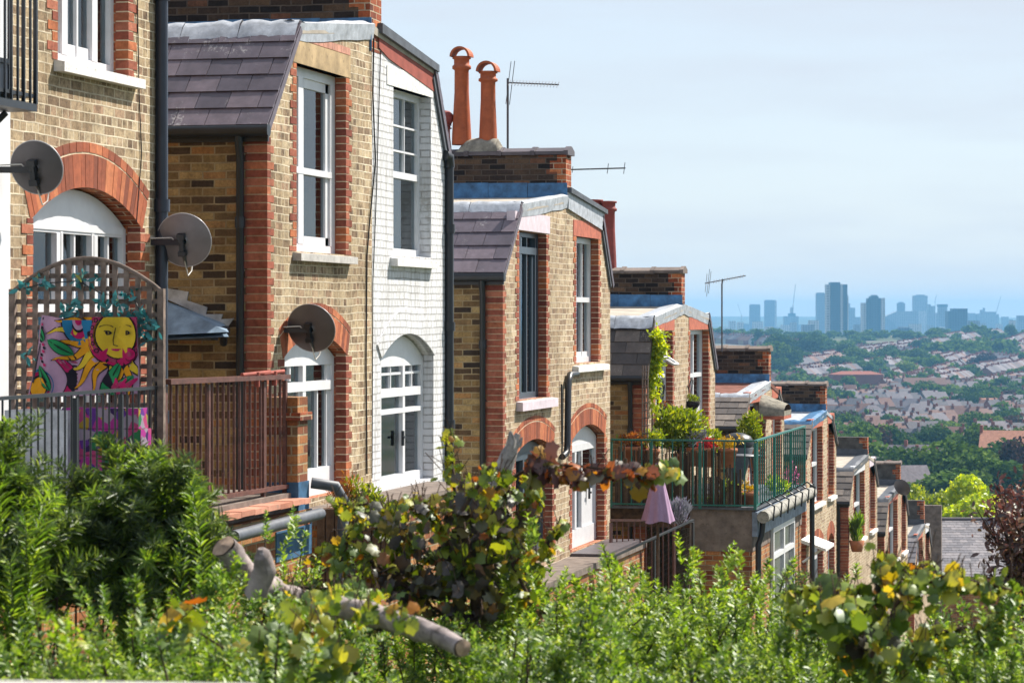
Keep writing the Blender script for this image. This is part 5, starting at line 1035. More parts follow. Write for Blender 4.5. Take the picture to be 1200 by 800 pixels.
# bright lime tree and the grey slate roof in front of it
lt_ = make_tree('lime_tree', 'bright yellow green tree standing behind the grey slate roof', LF['lime'], 15000, .030, 5, lobes=13, mod=.85); x, y = W2(168, 1136); zt = D(0, 542, 168).z
lt_.location = (x, y, zt - 8.2); lt_.scale = (6.2, 6.2, 7.0)
lt3 = make_tree('lime_tree', 'smaller yellow green tree left of the bright lime tree', LF['lime_dark'], 6000, .038, 6, lobes=9); x, y = W2(176, 1090); lt3.location = (x, y, D(0, 562, 176).z - 6.4); lt3.scale = (4.2, 4.2, 5.6)
sr = thing('slate_roofed_house', 'low house with broad grey slate roof below the lime tree', 'house', D(1110, 660, 112))
ux, uy = Vector((RGT.x, RGT.y, 0)), Vector((FWD.x, FWD.y, 0))
def roofhouse():
    d0 = 108; a0 = D(1066, 668, d0); m = MB(); m2 = MB(); zr_ = D(0, 609, d0 + 5.5).z; ze_ = D(0, 676, d0).z; W_ = 6.4
    L0 = Vector((a0.x, a0.y, 0)); ridge = L0 + uy * 5.5; far = L0 + uy * 11
    P = lambda b, u, z: Vector((b.x, b.y, z)) + ux * u
    m.add([P(L0, .25, ze_ - 4), P(L0, W_, ze_ - 4), P(L0, W_, ze_ - .05), P(L0, .25, ze_ - .05), P(far, .25, ze_ - 4), P(far, W_, ze_ - 4), P(far, W_, ze_ - .05), P(far, .25, ze_ - .05), P(ridge, .25, zr_ - .1), P(ridge, W_, zr_ - .1)], [(0, 1, 2, 3), (5, 4, 7, 6), (0, 3, 8, 7, 4), (1, 5, 6, 9, 2)])
    m.build('wall', M['orange_brick'], sr)
    rows = 22
    s = MB(); v = (Vector((ridge.x, ridge.y, zr_)) - Vector((L0.x, L0.y, ze_))); nrm = v.cross(ux).normalized(); nrm = nrm if nrm.z > 0 else -nrm
    for i in range(rows):
        u = -.1 - (.15 if i % 2 else 0)
        while u < W_:
            c = Vector((L0.x, L0.y, ze_)) + v * ((i + .6) / rows) + ux * (u + .15) + nrm * .012; s.obox(c, ux * .146, (v.normalized() - nrm * .03) * (v.length / rows * .62), nrm * .006); u += .3
    s.add([P(L0, -.1, ze_ - .01), P(L0, W_, ze_ - .01), P(ridge, W_, zr_ - .01), P(ridge, -.1, zr_ - .01)], [(0, 1, 2, 3)])
    s.add([P(far, -.1, ze_), P(far, W_, ze_), P(ridge, W_, zr_ - .005), P(ridge, -.1, zr_ - .005)], [(3, 2, 1, 0)])
    s.build('roof', M['slate_grey'], sr)
    r2 = MB(); r2.tube([P(ridge, -.1, zr_ + .02), P(ridge, W_, zr_ + .02)], .09, 8); r2.build('ridge', M['ridge'], sr)
    b = MB(); b.obox(P(L0 + uy * 2.75, -.12, (zr_ + ze_) / 2 - .02), v * .5, ux * .04, nrm * .09); b.build('barge_board', M['white'], sr)
    ch = MB(); c = P(ridge, 4.55, zr_ + .25); ch.obox(c, ux * .3, uy * .3, UP * .45); k = ch.build('chimney', M['orange_brick'], sr); p = MB(); p.lathe([(.11, 0), (.09, .35), (.12, .36), (.12, .42), (.07, .42)], c + UP * .45, 10); p.build('chimney_pot', M['cement'], k)
roofhouse()
gw = D(1068, 620, 104); m = MB(); m.box(gw.x - 1.0, gw.x + 1.1, gw.y - .15, gw.y + .15, gw.z - 7, gw.z + .9); o = m.build('garden_wall', M['render'], None, (gw.x, gw.y, gw.z - 7)); tag(o, 'dark rendered wall at the foot of the terrace beside the slate roof', 'wall')

# far houses: prototypes (local, front to -Y, ridge along X), then copies
def rmat(name, a, b): return island_mat(name, [(0, a), (1, b)], .8, .2, nscale=1.2)
ROOFS = [rmat('far pale slate', (.07, .062, .075), (.21, .185, .20)), rmat('far brown tile', (.10, .055, .045), (.19, .10, .075)), rmat('far dark slate', (.07, .065, .075), (.12, .11, .12)), rmat('far orange tile', (.38, .17, .11), (.46, .23, .15))]
WALLS = [plain('far red brick', (.26, .10, .07), .9, .1, var=.2), plain('far yellow brick', (.38, .28, .18), .9, .1, var=.2), plain('far white render', (.48, .46, .44), .8, .2, var=.15)]
GLD = plain('far window glass', (.04, .045, .055), .12, .6)
def far_house(name, label, rm, wm, w_=5.6, d_=8.5, h_=5.6, r_=2.8, hip=False, detail=True, group=None, n_win=2, chim=1):
    root = thing(name, label, 'house', (0, 0, 0), group); m = MB(); hw, hd = w_ / 2, d_ / 2
    if hip: m.box(-hw, hw, -hd, hd, -3, h_)
    else:
        m.prism([(-hd, -3), (hd, -3), (hd, h_), (0, h_ + r_ - .05), (-hd, h_)], -hw, hw)
    wl = m.build('wall', wm, root); r2 = MB(); e = .25
    if hip:
        k = min(hw, hd) * .8; v = [(-hw - e, -hd - e, h_ - .1), (hw + e, -hd - e, h_ - .1), (hw + e, hd + e, h_ - .1), (-hw - e, hd + e, h_ - .1), (-hw + k, 0, h_ + r_), (hw - k, 0, h_ + r_)]
        r2.add(v, [(0, 1, 5, 4), (1, 2, 5), (2, 3, 4, 5), (3, 0, 4), (3, 2, 1, 0)])
    else:
        for s in (-1, 1): r2.prism([(s * (hd + e), h_ - .3), (0, h_ + r_), (0, h_ + r_ + .12), (s * (hd + e), h_ - .14)], -hw - .05, hw + .05)
    r = r2.build('roof', rm, root)
    if detail:
        for i in range(chim): c = MB(); cx = -hw + .2 + i * (w_ - .4); c.box(cx - .3, cx + .3, -.6, .6, h_ + r_ - 1, h_ + r_ + 1.1); c.build('chimney', WALLS[0], r)
        for z in (.9, 3.5):
            for i in range(n_win):
                x = -hw + w_ * (i + .5) / n_win; f = MB(); f.box(x - .62, x + .62, -hd - .05, -hd + .05, z - .06, z + 1.5); fo = f.build('window', M['white'], root); g = MB(); g.box(x - .5, x + .5, -hd - .06, -hd - .02, z + .05, z + 1.4); g.build('pane', GLD, fo)
    else:
        c = MB(); c.box(-hw, -hw + .6, -.5, .5, h_ + r_ - .8, h_ + r_ + .9); c.build('chimney', WALLS[0], r)
    return root
fr = random.Random(21)
def gzz(d): return gz(d) - 1.5
def place(o, d, px, rz, dz=0): x, y = W2(d, px); o.location = (x, y, gzz(d) + dz); o.rotation_euler = (0, 0, PSI + rz)
occ = []
def special(o, d, px, rz, rad, dz=0): place(o, d, px, rz, dz); occ.append((d, px, rad * F / d))
special(far_house('apartment_house', 'long cream apartment block with orange roof and chimneys at the right edge of the valley', ROOFS[3], WALLS[2], 17, 9, 6.0, 3.4, n_win=6, chim=4), 560, 1200, R(-14), 10, 1.6)
special(far_house('hall', 'long orange roofed building among trees at the right of the valley', ROOFS[3], WALLS[1], 18, 9, 3.5, 4, hip=True, n_win=5, chim=0), 1150, 1153, R(5), 10)
special(far_house('hall', 'terracotta roofed long building in front of the copper tree in the valley', ROOFS[3], WALLS[2], 11, 8, 3.0, 3.2, n_win=3, chim=1), 800, 1102, R(-8), 8)
special(far_house('school', 'large three storey red brick school building in the valley left of the trees', WALLS[0], WALLS[0], 24, 12, 11, 1.5, hip=True, n_win=8, chim=2), 1350, 1003, R(6), 14)
special(far_house('school', 'second long red brick building right of the large school in the valley', ROOFS[1], WALLS[0], 22, 10, 7, 3, n_win=8, chim=3), 1330, 1085, R(4), 13)
special(far_house('villa', 'white gabled house with hipped pale roof in the middle of the valley', ROOFS[0], WALLS[2], 11, 10, 5.5, 4, hip=True, chim=2), 1000, 1022, R(15), 8)
special(far_house('villa', 'twin pale hipped roof house just right of the white gabled one', ROOFS[0], WALLS[1], 11, 10, 5.5, 4, hip=True, chim=2), 1020, 1072, R(15), 8)
special(far_house('workshop', 'long low white flat fronted building in the lower valley', ROOFS[2], WALLS[2], 20, 9, 4, 1, hip=True, n_win=7, chim=0), 690, 1052, R(-5), 11)
protos = [far_house('far_house', 'x', ROOFS[a], WALLS[b], *sz, detail=False) for a, b, sz in ((0, 0, (5.6, 8.5, 5.6, 3.0)), (0, 1, (6, 8.5, 5.8, 3.2)), (1, 0, (5.6, 8.5, 5.6, 2.8)), (2, 0, (5.6, 8.5, 5.8, 2.9)), (0, 2, (6.2, 8, 5.5, 3.1)), (1, 1, (5.8, 8.6, 5.6, 3.0)), (2, 2, (6, 8.6, 5.6, 3.0)))]
PL = ['pale slate roof and red brick', 'pale slate roof and yellow brick', 'brown tiled roof and red brick', 'dark slate roof and red brick', 'pale slate roof and white walls', 'brown tiled roof and yellow brick', 'dark slate roof and white walls']
spots = []; trees = []
d = 400.0
u0 = 60.0
while u0 < 470:                                              # streets climbing the far slope
    a_ = R(fr.choice([52, 58, 64, 118, 124])); dd0 = fr.uniform(1330, 1460)
    for t_ in range(0, 1180, 6):
        for side in (-1, 1):
            u = u0 + (t_ * math.cos(a_) - side * 11 * math.sin(a_)) * .55; dd = dd0 + t_ * math.sin(a_) + side * 11 * math.cos(a_); px = 600 + u / dd * F
            if dd > 2400 or not 828 < px < 1225: continue
            n_ = mnoise.noise((u / 70, dd / 120, 4))
            if n_ > .20 or fr.random() < .05: trees.append((dd, px, n_)) if fr.random() < .4 else None
            elif fr.random() < .93 and not any(abs(dd - a) < 30 and abs(px - b) < c * .9 for a, b, c in occ): spots.append((dd, px, a_, fr.choice([0, 0, 1, 2, 3, 3, 5, 4])))
    u0 += fr.uniform(21, 30)
while d < 1400:
    ang = R(fr.choice([-14, -8, 12, 20, 26, 32])); p0 = 830.0; k = 0
    off = 0; run = fr.uniform(.55, 1.0)
    u = (830 - 600) / F * d
    while True:
        px = 600 + u / (d + off) * F
        if px > 1225: break
        dd = d + off; du = 5.7 * math.cos(ang); n_ = mnoise.noise((u / 60, dd / 70, 4))
        blocked = any(abs(dd - a) < 30 and abs(px - b) < c * .9 for a, b, c in occ)
        low = px < 1068 + (0 if dd > 480 else 0) and (HZ + (-gzz(dd) - 8) / dd * F) > 560
        if n_ > .07 or fr.random() < .08: trees.append((dd, px, n_))
        elif not blocked and not low: spots.append((dd, px, ang, fr.randrange(7)))
        u += du; off += 5.7 * math.sin(ang)
        if off > 26 or off < -14 or fr.random() < .03: off = 0; u += fr.uniform(2, 9)
    d += 25 + d * .006
spots = [s for s in spots if s[0] > 400 and not (s[0] < 552 and s[1] > 1128)]; spots.sort(key=lambda s: s[0]); near, rest = spots[:285], spots[285:]
used_p = set()
bands = [(700, 'just beyond the lime tree'), (900, 'on the valley floor'), (1150, 'in mid valley'), (1500, 'on the rising far slope'), (9999, 'on the far hillside')]
for (dd, px, ang, v) in near:
    o = protos[v] if v not in used_p else copy_tree(protos[v]); used_p.add(v); place(o, dd, px, ang + fr.uniform(-.04, .04), fr.uniform(-.3, .5)); bn = next(b for lim, b in bands if dd < lim)
    o['label'] = 'terraced house with %s %s' % (PL[v], bn); o['group'] = 'terraced houses with %s %s' % (PL[v], bn)
# the rest of the far rooftops read as one mass: a single object
m = MB()
RV = {0: 0, 1: 0, 2: 1, 3: 2, 4: 0, 5: 1, 6: 2}; WV = {0: 4, 1: 5, 2: 4, 3: 4, 4: 6, 5: 5, 6: 6}
for (dd, px, ang, v) in rest:
    x, y = W2(dd, px); c, s = math.cos(PSI + ang), math.sin(PSI + ang); z = gzz(dd) + fr.uniform(-.3, .6)
    T = lambda a, b, h: (x + a * c - b * s, y + a * s + b * c, z + h)
    hw, hd = 2.85, 4.2
    m.add([T(-hw, -hd, -3), T(hw, -hd, -3), T(hw, hd, -3), T(-hw, hd, -3), T(-hw, -hd, 5.5), T(hw, -hd, 5.5), T(hw, hd, 5.5), T(-hw, hd, 5.5), T(-hw, 0, 8.2), T(hw, 0, 8.2)], [(0, 1, 5, 4), (2, 3, 7, 6), (1, 2, 6, 9, 5), (3, 0, 4, 8, 7)], WV[v])
    m.add([T(-hw - .05, -hd - .3, 5.35), T(hw + .05, -hd - .3, 5.35), T(hw + .05, 0, 8.4), T(-hw - .05, 0, 8.4), T(hw + .05, hd + .3, 5.35), T(-hw - .05, hd + .3, 5.35)], [(0, 1, 2, 3), (3, 2, 4, 5)], RV[v])
    m.add([T(-hw, -.5, 7.5), T(-hw + .6, -.5, 7.5), T(-hw + .6, .5, 7.5), T(-hw, .5, 7.5), T(-hw, -.5, 9.3), T(-hw + .6, -.5, 9.3), T(-hw + .6, .5, 9.3), T(-hw, .5, 9.3)], [(0, 1, 5, 4), (1, 2, 6, 5), (2, 3, 7, 6), (3, 0, 4, 7), (4, 5, 6, 7)], 4)
tag(m.build('distant_rooftops', ROOFS[:3] + [ROOFS[3]] + WALLS, None, (0, 0, 0)), kind='stuff')

# trees among the houses
TP = [make_tree('tree', 'x', LF[k], int(n * 2), lf * .66, sd, lobes=lb + 3) for k, n, lf, sd, lb in (('tree_a', 1500, .085, 31, 8), ('tree_b', 1500, .085, 32, 7), ('tree_c', 1400, .085, 33, 9), ('tree_a', 1500, .09, 34, 6), ('tree_b', 1500, .08, 35, 9), ('tree_d', 1400, .085, 36, 7))]
TL_ = ['mid green', 'dark green', 'pale green', 'broad mid green', 'dense dark green', 'copper']
big = [(440, 1085, 11, 8, 1), (470, 1125, 12, 8, 0), (430, 1150, 10, 6, 4), (470, 1160, 9, 6, 1), (400, 1180, 9, 5, 0), (390, 1140, 10, 5, 2), (400, 1100, 9, 5, 4), (410, 1205, 10, 5, 2), (620, 1130, 15, 9, 1), (600, 1062, 11, 7, 0), (640, 1040, 10, 6, 0), (585, 1010, 10, 7, 4), (900, 1130, 14, 10, 4), (930, 1118, 12, 8, 1), (880, 1070, 12, 9, 5), (860, 1095, 9, 6, 4), (1100, 1125, 15, 13, 1), (1120, 1140, 15, 12, 4), (1080, 1190, 15, 12, 1), (1090, 1206, 14, 11, 4), (760, 1170, 13, 9, 5), (780, 1150, 10, 7, 1), (1000, 1160, 10, 8, 2), (620, 1085, 9, 6, 0), (1180, 1030, 8, 6, 2), (700, 1112, 8, 6, 0),
       (2330, 1098, 18, 9.5, 1), (2330, 1183, 11, 12, 4), (2340, 1092, 12, 8, 4), (2300, 905, 17, 10, 0), (2280, 940, 14, 8, 1), (2250, 880, 15, 9, 0), (2300, 860, 15, 9, 2), (2320, 1010, 13, 7, 2), (2330, 1060, 15, 7, 0), (1900, 950, 24, 16, 1), (1850, 985, 20, 13, 0), (1800, 915, 24, 18, 4), (1600, 900, 24, 18, 0), (1650, 925, 20, 15, 1), (1700, 1010, 22, 13, 0), (1750, 1040, 22, 13, 1), (1720, 1075, 20, 12, 0), (1500, 1060, 17, 12, 2), (1500, 985, 15, 9, 0), (1650, 1150, 18, 12, 5), (1950, 1120, 20, 12, 0), (1980, 1080, 18, 12, 1), (1240, 925, 14, 10, 0), (1150, 975, 12, 8, 2), (1150, 985, 9, 8, 4)]
big = [(a, b, c * (.62 if a < 1300 else 1), h * (.8 if a < 1300 else 1), v) for a, b, c, h, v in big]
for (dd, px, nz) in trees: big.append((dd + fr.uniform(-8, 8), px + fr.uniform(-4, 4), fr.uniform(8, 14) * (1.3 if dd > 1500 else 1), fr.uniform(6, 10.5) * (1.25 if dd > 1500 else 1), fr.choice([0, 0, 1, 1, 2, 3, 4, 5 if fr.random() < .3 else 0])))
for i in range(70): px = 835 + i * 5.6 + fr.uniform(-5, 5); big.append((fr.uniform(2280, 2440), px, fr.uniform(8, 15), fr.uniform(5, 8.5), fr.choice([0, 1, 3, 4, 2])))
key, more = big[:51], big[51:]; more.sort(key=lambda t_: t_[0] / t_[2]); ind = key + more[:200]; mass = more[200:]; used_t = set()
for (dd, px, wd, hh, v) in ind:
    o = TP[v] if v not in used_t else copy_tree(TP[v]); used_t.add(v); x, y = W2(dd, px); o.location = (x, y, gzz(dd) - .5); o.rotation_euler = (0, 0, fr.uniform(0, 6.2)); o.scale = (wd, wd, hh * 1.0)
    bn = next(b for lim, b in bands if dd < lim); o['label'] = '%s round tree among houses %s' % (TL_[v], bn); o['group'] = '%s trees %s' % (TL_[v], bn)
vs, fs, o_ = [], [], 0
for i, (dd, px, wd, hh, v) in enumerate(mass):
    V, F_ = tree_mesh(420, .15, None, 400 + i % 5, 6); x, y = W2(dd, px); a = fr.uniform(0, 6.2); Rm = np.array([[math.cos(a), -math.sin(a), 0], [math.sin(a), math.cos(a), 0], [0, 0, 1]])
    vs.append((V @ Rm.T) * np.array([wd, wd, hh]) + np.array([x, y, gzz(dd) - .5])); fs.append(F_ + o_); o_ += len(V)
if vs: tag(np_mesh('distant_woodland', np.concatenate(vs), np.concatenate(fs), LF['tree_a']), kind='stuff')

# towers beyond the ridge
def tmat(name, col, sc=1.0): 
    t = NT(name); uv = t.uv(); b = t.n('TexBrick', offset=0.0, squash=1.0, Color1=(*[c * .25 for c in col], 1), Color2=(*[c * .5 for c in col], 1), Mortar=(*col, 1), Scale=1.0, Mortar_Size=.62, Mortar_Smooth=.1, Brick_Width=3.4 * sc, Row_Height=2.9 * sc)
    t.l(uv, b.inputs['Vector']); t.pri(b.outputs['Color'], .6, .3); return t.mat
TM = {'pale': tmat('pale tower', (.55, .53, .50)), 'grey': tmat('grey tower', (.24, .25, .28)), 'dark': tmat('dark tower', (.055, .09, .13)), 'mid': tmat('mid tower', (.33, .34, .36))}
def tower(label, d, parts, cat='tower', name='tower_block'):
    """parts: (px0, px1, y top, depth offset, thickness, material[, name]); the base stands on the plain"""
    cx = sum(p[0] + p[1] for p in parts) / len(parts) / 2; b = D(cx, HZ, d); zb = gz(d) - 6; root = thing(name, label, cat, (b.x, b.y, zb))
    for p in parts:
        a0, a1 = D(p[0], HZ, d), D(p[1], HZ, d); h = D(0, p[2], d).z; m = MB(); th = p[4]; c = (a0 + a1) / 2 + FWD * p[3]; y_b = D(0, p[6], d).z if len(p) > 6 and isinstance(p[6], (int, float)) else zb
        hx = (a1 - a0) / 2; m.obox(Vector((c.x, c.y, (h + y_b) / 2)), hx, FWD * th / 2, UP * (h - y_b) / 2); m.build(p[7] if len(p) > 7 else 'block', TM[p[5]], root)
    return root
def bands_(d, px0, px1, y0, y1, n): pass
tower('slim grey tower, left one of the near identical pair left of the crane', 6000, [(878.5, 890.5, 357.5, 0, 22, 'grey'), (879, 890, 356.5, 2, 16, 'mid')])
tower('slightly taller grey tower, right one of the pair left of the crane', 6000, [(896, 907, 352, 0, 24, 'grey'), (907, 909.5, 352.4, 0, 24, 'pale'), (897, 909, 351.4, 2, 18, 'mid')])
tower('low stepped block under the tall construction crane', 6000, [(918.5, 935, 370.5, 0, 30, 'grey'), (924, 932, 367, 3, 20, 'dark'), (926, 929, 360, 2, 6, 'pale')])
tower('slim tower with a bright notch behind the tallest tower', 5200, [(956.5, 966, 343.5, 0, 24, 'grey'), (957.5, 965, 342.8, 2, 20, 'mid')])
tower('tallest tower block with light and dark vertical shafts', 3300, [(967.6, 972, 333.3, 0, 18, 'pale'), (972, 983, 330.8, -2, 22, 'dark'), (983, 987, 333, 0, 18, 'pale'), (987, 992, 333.3, 1, 20, 'dark'), (992, 993.6, 346, 2, 16, 'pale')])
tower('pale stepped tower just right of the tallest tower', 5600, [(993, 995.5, 355.5, 0, 22, 'mid'), (995.5, 1001.5, 360.5, 2, 22, 'mid'), (1001.5, 1009, 371.5, 4, 22, 'mid')])
tower('second tall dark tower block with stepped roof', 3600, [(1009.6, 1014, 354.8, 0, 20, 'pale'), (1014, 1019, 354.8, -1.5, 22, 'dark'), (1019, 1028, 347.2, -2, 24, 'dark'), (1016, 1031, 349.5, 1, 20, 'dark'), (1031, 1036, 349.2, 0, 20, 'pale'), (1021, 1027.5, 345.6, 0, 12, 'grey')])
tower('small round topped tower behind the sloping pale block', 5800, [(1051.5, 1060, 355.2, 0, 18, 'grey'), (1053, 1058.5, 353.8, 0, 12, 'mid')])
def sloper():
    d = 5400; root = thing('office_block', 'broad pale block with sloping left end right of the dark tower', 'office block', D(1055, HZ, d)); m = MB(); pts = [(1037, 391), (1037, 371), (1051, 364.8), (1075, 364.4), (1075, 391)]
    A = [D(a, b, d) for a, b in pts]; B = [p + FWD * 40 for p in A]; n = len(A); m.add(A + B, [list(range(n)), list(range(n, 2 * n))[::-1]] + [(i, (i + 1) % n, n + (i + 1) % n, n + i) for i in range(n)]); m.build('block', TM['mid'], root)
    m = MB(); A = [D(a, b, d - 8) for a, b in ((1037, 371), (1050, 380), (1050, 391), (1037, 391))]; B = [p + FWD * 6 for p in A]; m.add(A + B, [(0, 1, 2, 3), (0, 4, 5, 1), (1, 5, 6, 2)]); m.build('ramp', TM['grey'], root)
sloper()
tower('tall pale slab tower right of the sloping block', 5800, [(1070, 1086, 346.4, 0, 24, 'mid'), (1074, 1083, 345.2, 2, 16, 'mid'), (1075, 1094, 364, -4, 20, 'pale')])
tower('cluster of pale stepped towers right of the tall slab', 5600, [(1086.5, 1090, 356.5, 0, 20, 'mid'), (1090, 1095, 358.5, -2, 20, 'mid'), (1094, 1097, 366.5, 0, 20, 'pale'), (1097, 1107, 366.5, 0, 24, 'mid')])
tower('grey tower with dark crown left of the blue office block', 5200, [(1099.5, 1109, 357.2, 0, 22, 'grey'), (1099, 1109.5, 356.4, 0, 23, 'dark', 359.5)])
tower('blue black office block rising above the ridge trees', 3700, [(1115, 1132, 361.5, 0, 26, 'dark'), (1109.5, 1115, 364.5, 0, 26, 'dark'), (1131, 1146, 375.5, -4, 24, 'grey'), (1131, 1153, 384.2, -8, 24, 'dark')])
tower('pale blocks between the blue office block and the spire', 6200, [(1132.5, 1142, 366.8, 0, 24, 'mid'), (1144, 1150, 367.5, 2, 24, 'mid')])
tower('grey block with pointed corner near the right edge', 6000, [(1150, 1166, 365.2, 0, 26, 'mid'), (1149, 1154, 363, 4, 12, 'mid'), (1152.5, 1154.5, 360.6, 6, 8, 'mid'), (1166, 1170, 368, 3, 20, 'mid')])
tower('two small pale towers left of the edge block', 6400, [(1174, 1181, 371, 0, 22, 'mid'), (1182, 1186, 374, 0, 20, 'mid')])
tower('grey block cut by the right edge of the photo', 5000, [(1192.5, 1206, 369.6, 0, 26, 'grey'), (1193, 1199, 376.5, -3, 22, 'mid')])
tower('low dark roofed block among the trees below the sloping block', 3400, [(1051, 1068, 385, 0, 16, 'dark'), (1053, 1066, 383, 2, 12, 'grey')], 'block', 'block')
lowb = thing('white_warehouse', 'long low white warehouse at the ridge right of the round dark tree', 'warehouse', D(1118, HZ, 2700)); m = MB(); a0, a1 = D(1107, 390.5, 2700), D(1126, 390.5, 2700); m.obox((a0 + a1) / 2 - UP * 6, (a1 - a0) / 2, FWD * 8, UP * 7); m.build('wall', WALLS[2], lowb)
for i in range(46):                                         # low buildings on the plain between the towers
    px = 850 + i * 7.7 + fr.uniform(-4, 4); dd = fr.uniform(3600, 6800); w_ = fr.uniform(8, 22); yt_ = fr.uniform(375, 384)
    a0, a1 = D(px, HZ, dd), D(px + w_ * .62, HZ, dd); zb = gz(dd) - 5; h = D(0, yt_, dd).z; m = MB(); c = (a0 + a1) / 2; m.obox(Vector((c.x, c.y, (h + zb) / 2)), (a1 - a0) / 2, FWD * 10, UP * (h - zb) / 2)
    o = m.build('low_block', TM[fr.choice(['pale', 'pale', 'mid', 'grey'])], None, (c.x, c.y, zb)); tag(o, 'low pale block on the hazy plain between the towers', 'block', 'low pale blocks on the hazy plain')
def crane(label, d, pts, r=.9):
    root = thing('tower_crane', label, 'crane', D(pts[0][0], pts[0][1], d))
    m = MB(); a, b = D(*pts[0], d), D(*pts[1], d); m.tube([a, b], r, 4); m.build('mast', TM['pale'], root)
    m = MB(); a, b = D(*pts[2], d), D(*pts[3], d); m.tube([a, b], r * .8, 4); m.tube([a, D(pts[2][0] - (pts[3][0] - pts[2][0]) * .22, pts[2][1] + 2.0, d)], r, 4); m.build('jib', TM['pale'], root)
crane('tall luffing crane above the low stepped block', 6000, ((929.5, 367), (929.5, 356), (929.5, 357), (932.2, 333.5)))
crane('faint crane leaning left of the tower pair', 6600, ((869, 385), (869, 368), (869, 369), (864.5, 356)), .7)
crane('faint crane leaning right near the right edge', 6600, ((1167.5, 385), (1167.5, 365), (1167.5, 366), (1173, 347)), .8)
crane('small faint crane between the slab tower and the grey tower', 6600, ((1096, 360), (1096, 352), (1096, 352.5), (1097.5, 345.5)), .7)

# the air: one closed box of pale haze round the scene
m = MB(); m.box(-9300, 9300, -9300, 9300, -75, 54)
t = NT('haze'); pv = t.n('VolumePrincipled'); pv.inputs['Color'].default_value = (.24, .60, 1, 1); pv.inputs['Density'].default_value = .000135; pv.inputs['Anisotropy'].default_value = .0
t.l(pv.outputs['Volume'], t.out.inputs['Volume']); hz = m.build('haze', t.mat, None, (0, 0, 0)); tag(hz, kind='stuff')
# ------------------------------------------------------------------ the bank in front of us: shrubs, vine, logs
def gp_(px, d, dz=0): x, y = W2(d, px); return (x, y, gz(math.hypot(x, y)) + dz)
def top(px, py, d): return D(px, py, d).z
def shrub(label, px, d, py_top, spread, n, leaf, mat, name='shrub', group=None, **k):
    b = gp_(px, d); return shoots_shrub(name, label, 'shrub', b, spread, top(px, py_top, d) - b[2], n, leaf, mat, group, **k)
# small leaved green shrubs along the bank: (label, px, depth, top y, spread, shoots, leaf)
row = [
 ('low green small leaved shrub in the bottom left corner', 60, 9.6, 688, (.62, .5), 150, .034, 'privet_b'),
 ('green small leaved shrub under the dark narrow leaved bush', 225, 10.2, 662, (.62, .55), 170, .034, 'privet_b'),
 ('bright green small leaved shrub below the sawn branch', 350, 10.8, 705, (.4, .4), 150, .032, 'privet'),
 ('green small leaved shrub around the fallen log', 450, 9.4, 765, (.4, .3), 110, .032, 'privet_b'),
 ('green small leaved shrub right of the fallen log', 635, 10.2, 690, (.36, .4), 170, .034, 'privet_b'),
 ('tall leafy green shrub below the two arched doors', 670, 12.0, 628, (.55, .5), 150, .036, 'privet'),
 ('dense green shrub at the bottom centre right', 755, 9.8, 715, (.62, .5), 180, .034, 'privet_b'),
 ('yellow green feathery shrub below the mauve parasol', 830, 12.2, 632, (.62, .5), 170, .036, 'privet'),
 ('green small leaved shrub left of the yellow vine leaves', 880, 10.0, 725, (.55, .5), 160, .034, 'privet_b'),
 ('green shrub below the extension door on the right', 935, 12.6, 672, (.5, .5), 130, .036, 'privet_b'),
 ('dark green shrub behind the yellow vine leaves', 1010, 11.2, 715, (.6, .5), 170, .034, 'privet'),
 ('leafy green shrub right of the yellow vine leaves', 1110, 11.6, 690, (.65, .5), 180, .036, 'privet'),
 ('green small leaved shrub in the bottom right corner', 1175, 9.8, 715, (.6, .5), 160, .034, 'privet_b'),
 ('bright green shrub behind the sawn branch under the gutter', 318, 13.2, 622, (.55, .5), 150, .036, 'privet'),
 ('dark green shrub behind the fallen log', 520, 12.4, 668, (.7, .5), 140, .036, 'privet_b'),
 ('green shrub under the low dark terrace railing', 770, 14.0, 640, (.7, .5), 120, .038, 'privet'),
 ('green shrub at the foot of the row of houses', 1010, 14.0, 682, (.8, .5), 130, .038, 'privet'),
 ('green shrub below the purple leaved bush', 1180, 13.6, 690, (.6, .5), 110, .038, 'privet_b'),
 ('low green shrub along the pale wall at the bottom left', 150, 8.6, 702, (.45, .35), 150, .032, 'privet'),
 ('low leafy shrub right of the pale wall under the trailing vine', 290, 8.8, 726, (.4, .35), 130, .032, 'privet_b'),
 ('tall green shrub in front of the parasol terrace', 700, 15.5, 652, (.8, .5), 150, .04, 'privet'),
 ('tall green shrub before the rendered extension wall', 830, 16, 662, (.8, .5), 150, .04, 'privet_b'),
 ('leafy green shrub behind the vine below the white house', 560, 15.5, 640, (.9, .5), 160, .04, 'privet'),
 ('pale tipped shrub in the shade of the left bush', 110, 12.6, 640, (.8, .5), 120, .036, 'privet_b')]
for q_, (lb, px, d, pt, sp, n, lf, mt) in enumerate(row):
    b = gp_(px, d); tz_ = top(px, pt, d); h = tz_ - b[2]; oth = 'privet_b' if mt == 'privet' else 'privet'
    root = shoots_shrub('shrub', lb, 'shrub', b, sp, h * .97, int(n * .9), lf * 1.12, LF[mt], None, gap=.026, lean=.13, smin=.62, frac=.45)
    # leafy twigs filling the body of the same shrub
    hb = h - .19; cz = b[2] + hb * .52; tmp = spray_bush('twigs', '', '', (b[0], b[1], cz), (sp[0] * .95, sp[1] * .9, hb * .46), int(n * 2.7), .17, lf * 1.1, ((LF[mt], 'foliage', .75, 1.0), (LF[oth], 'young_foliage', .25, 1.0)), None, up=.9, per=16, jag=.4, shell=.62, stems=6)
    for ch in list(tmp.children):
        off = Vector(tmp.location) - Vector(root.location); ch.parent = root; ch.location = Vector(ch.location) + off
    bpy.data.objects.remove(tmp)
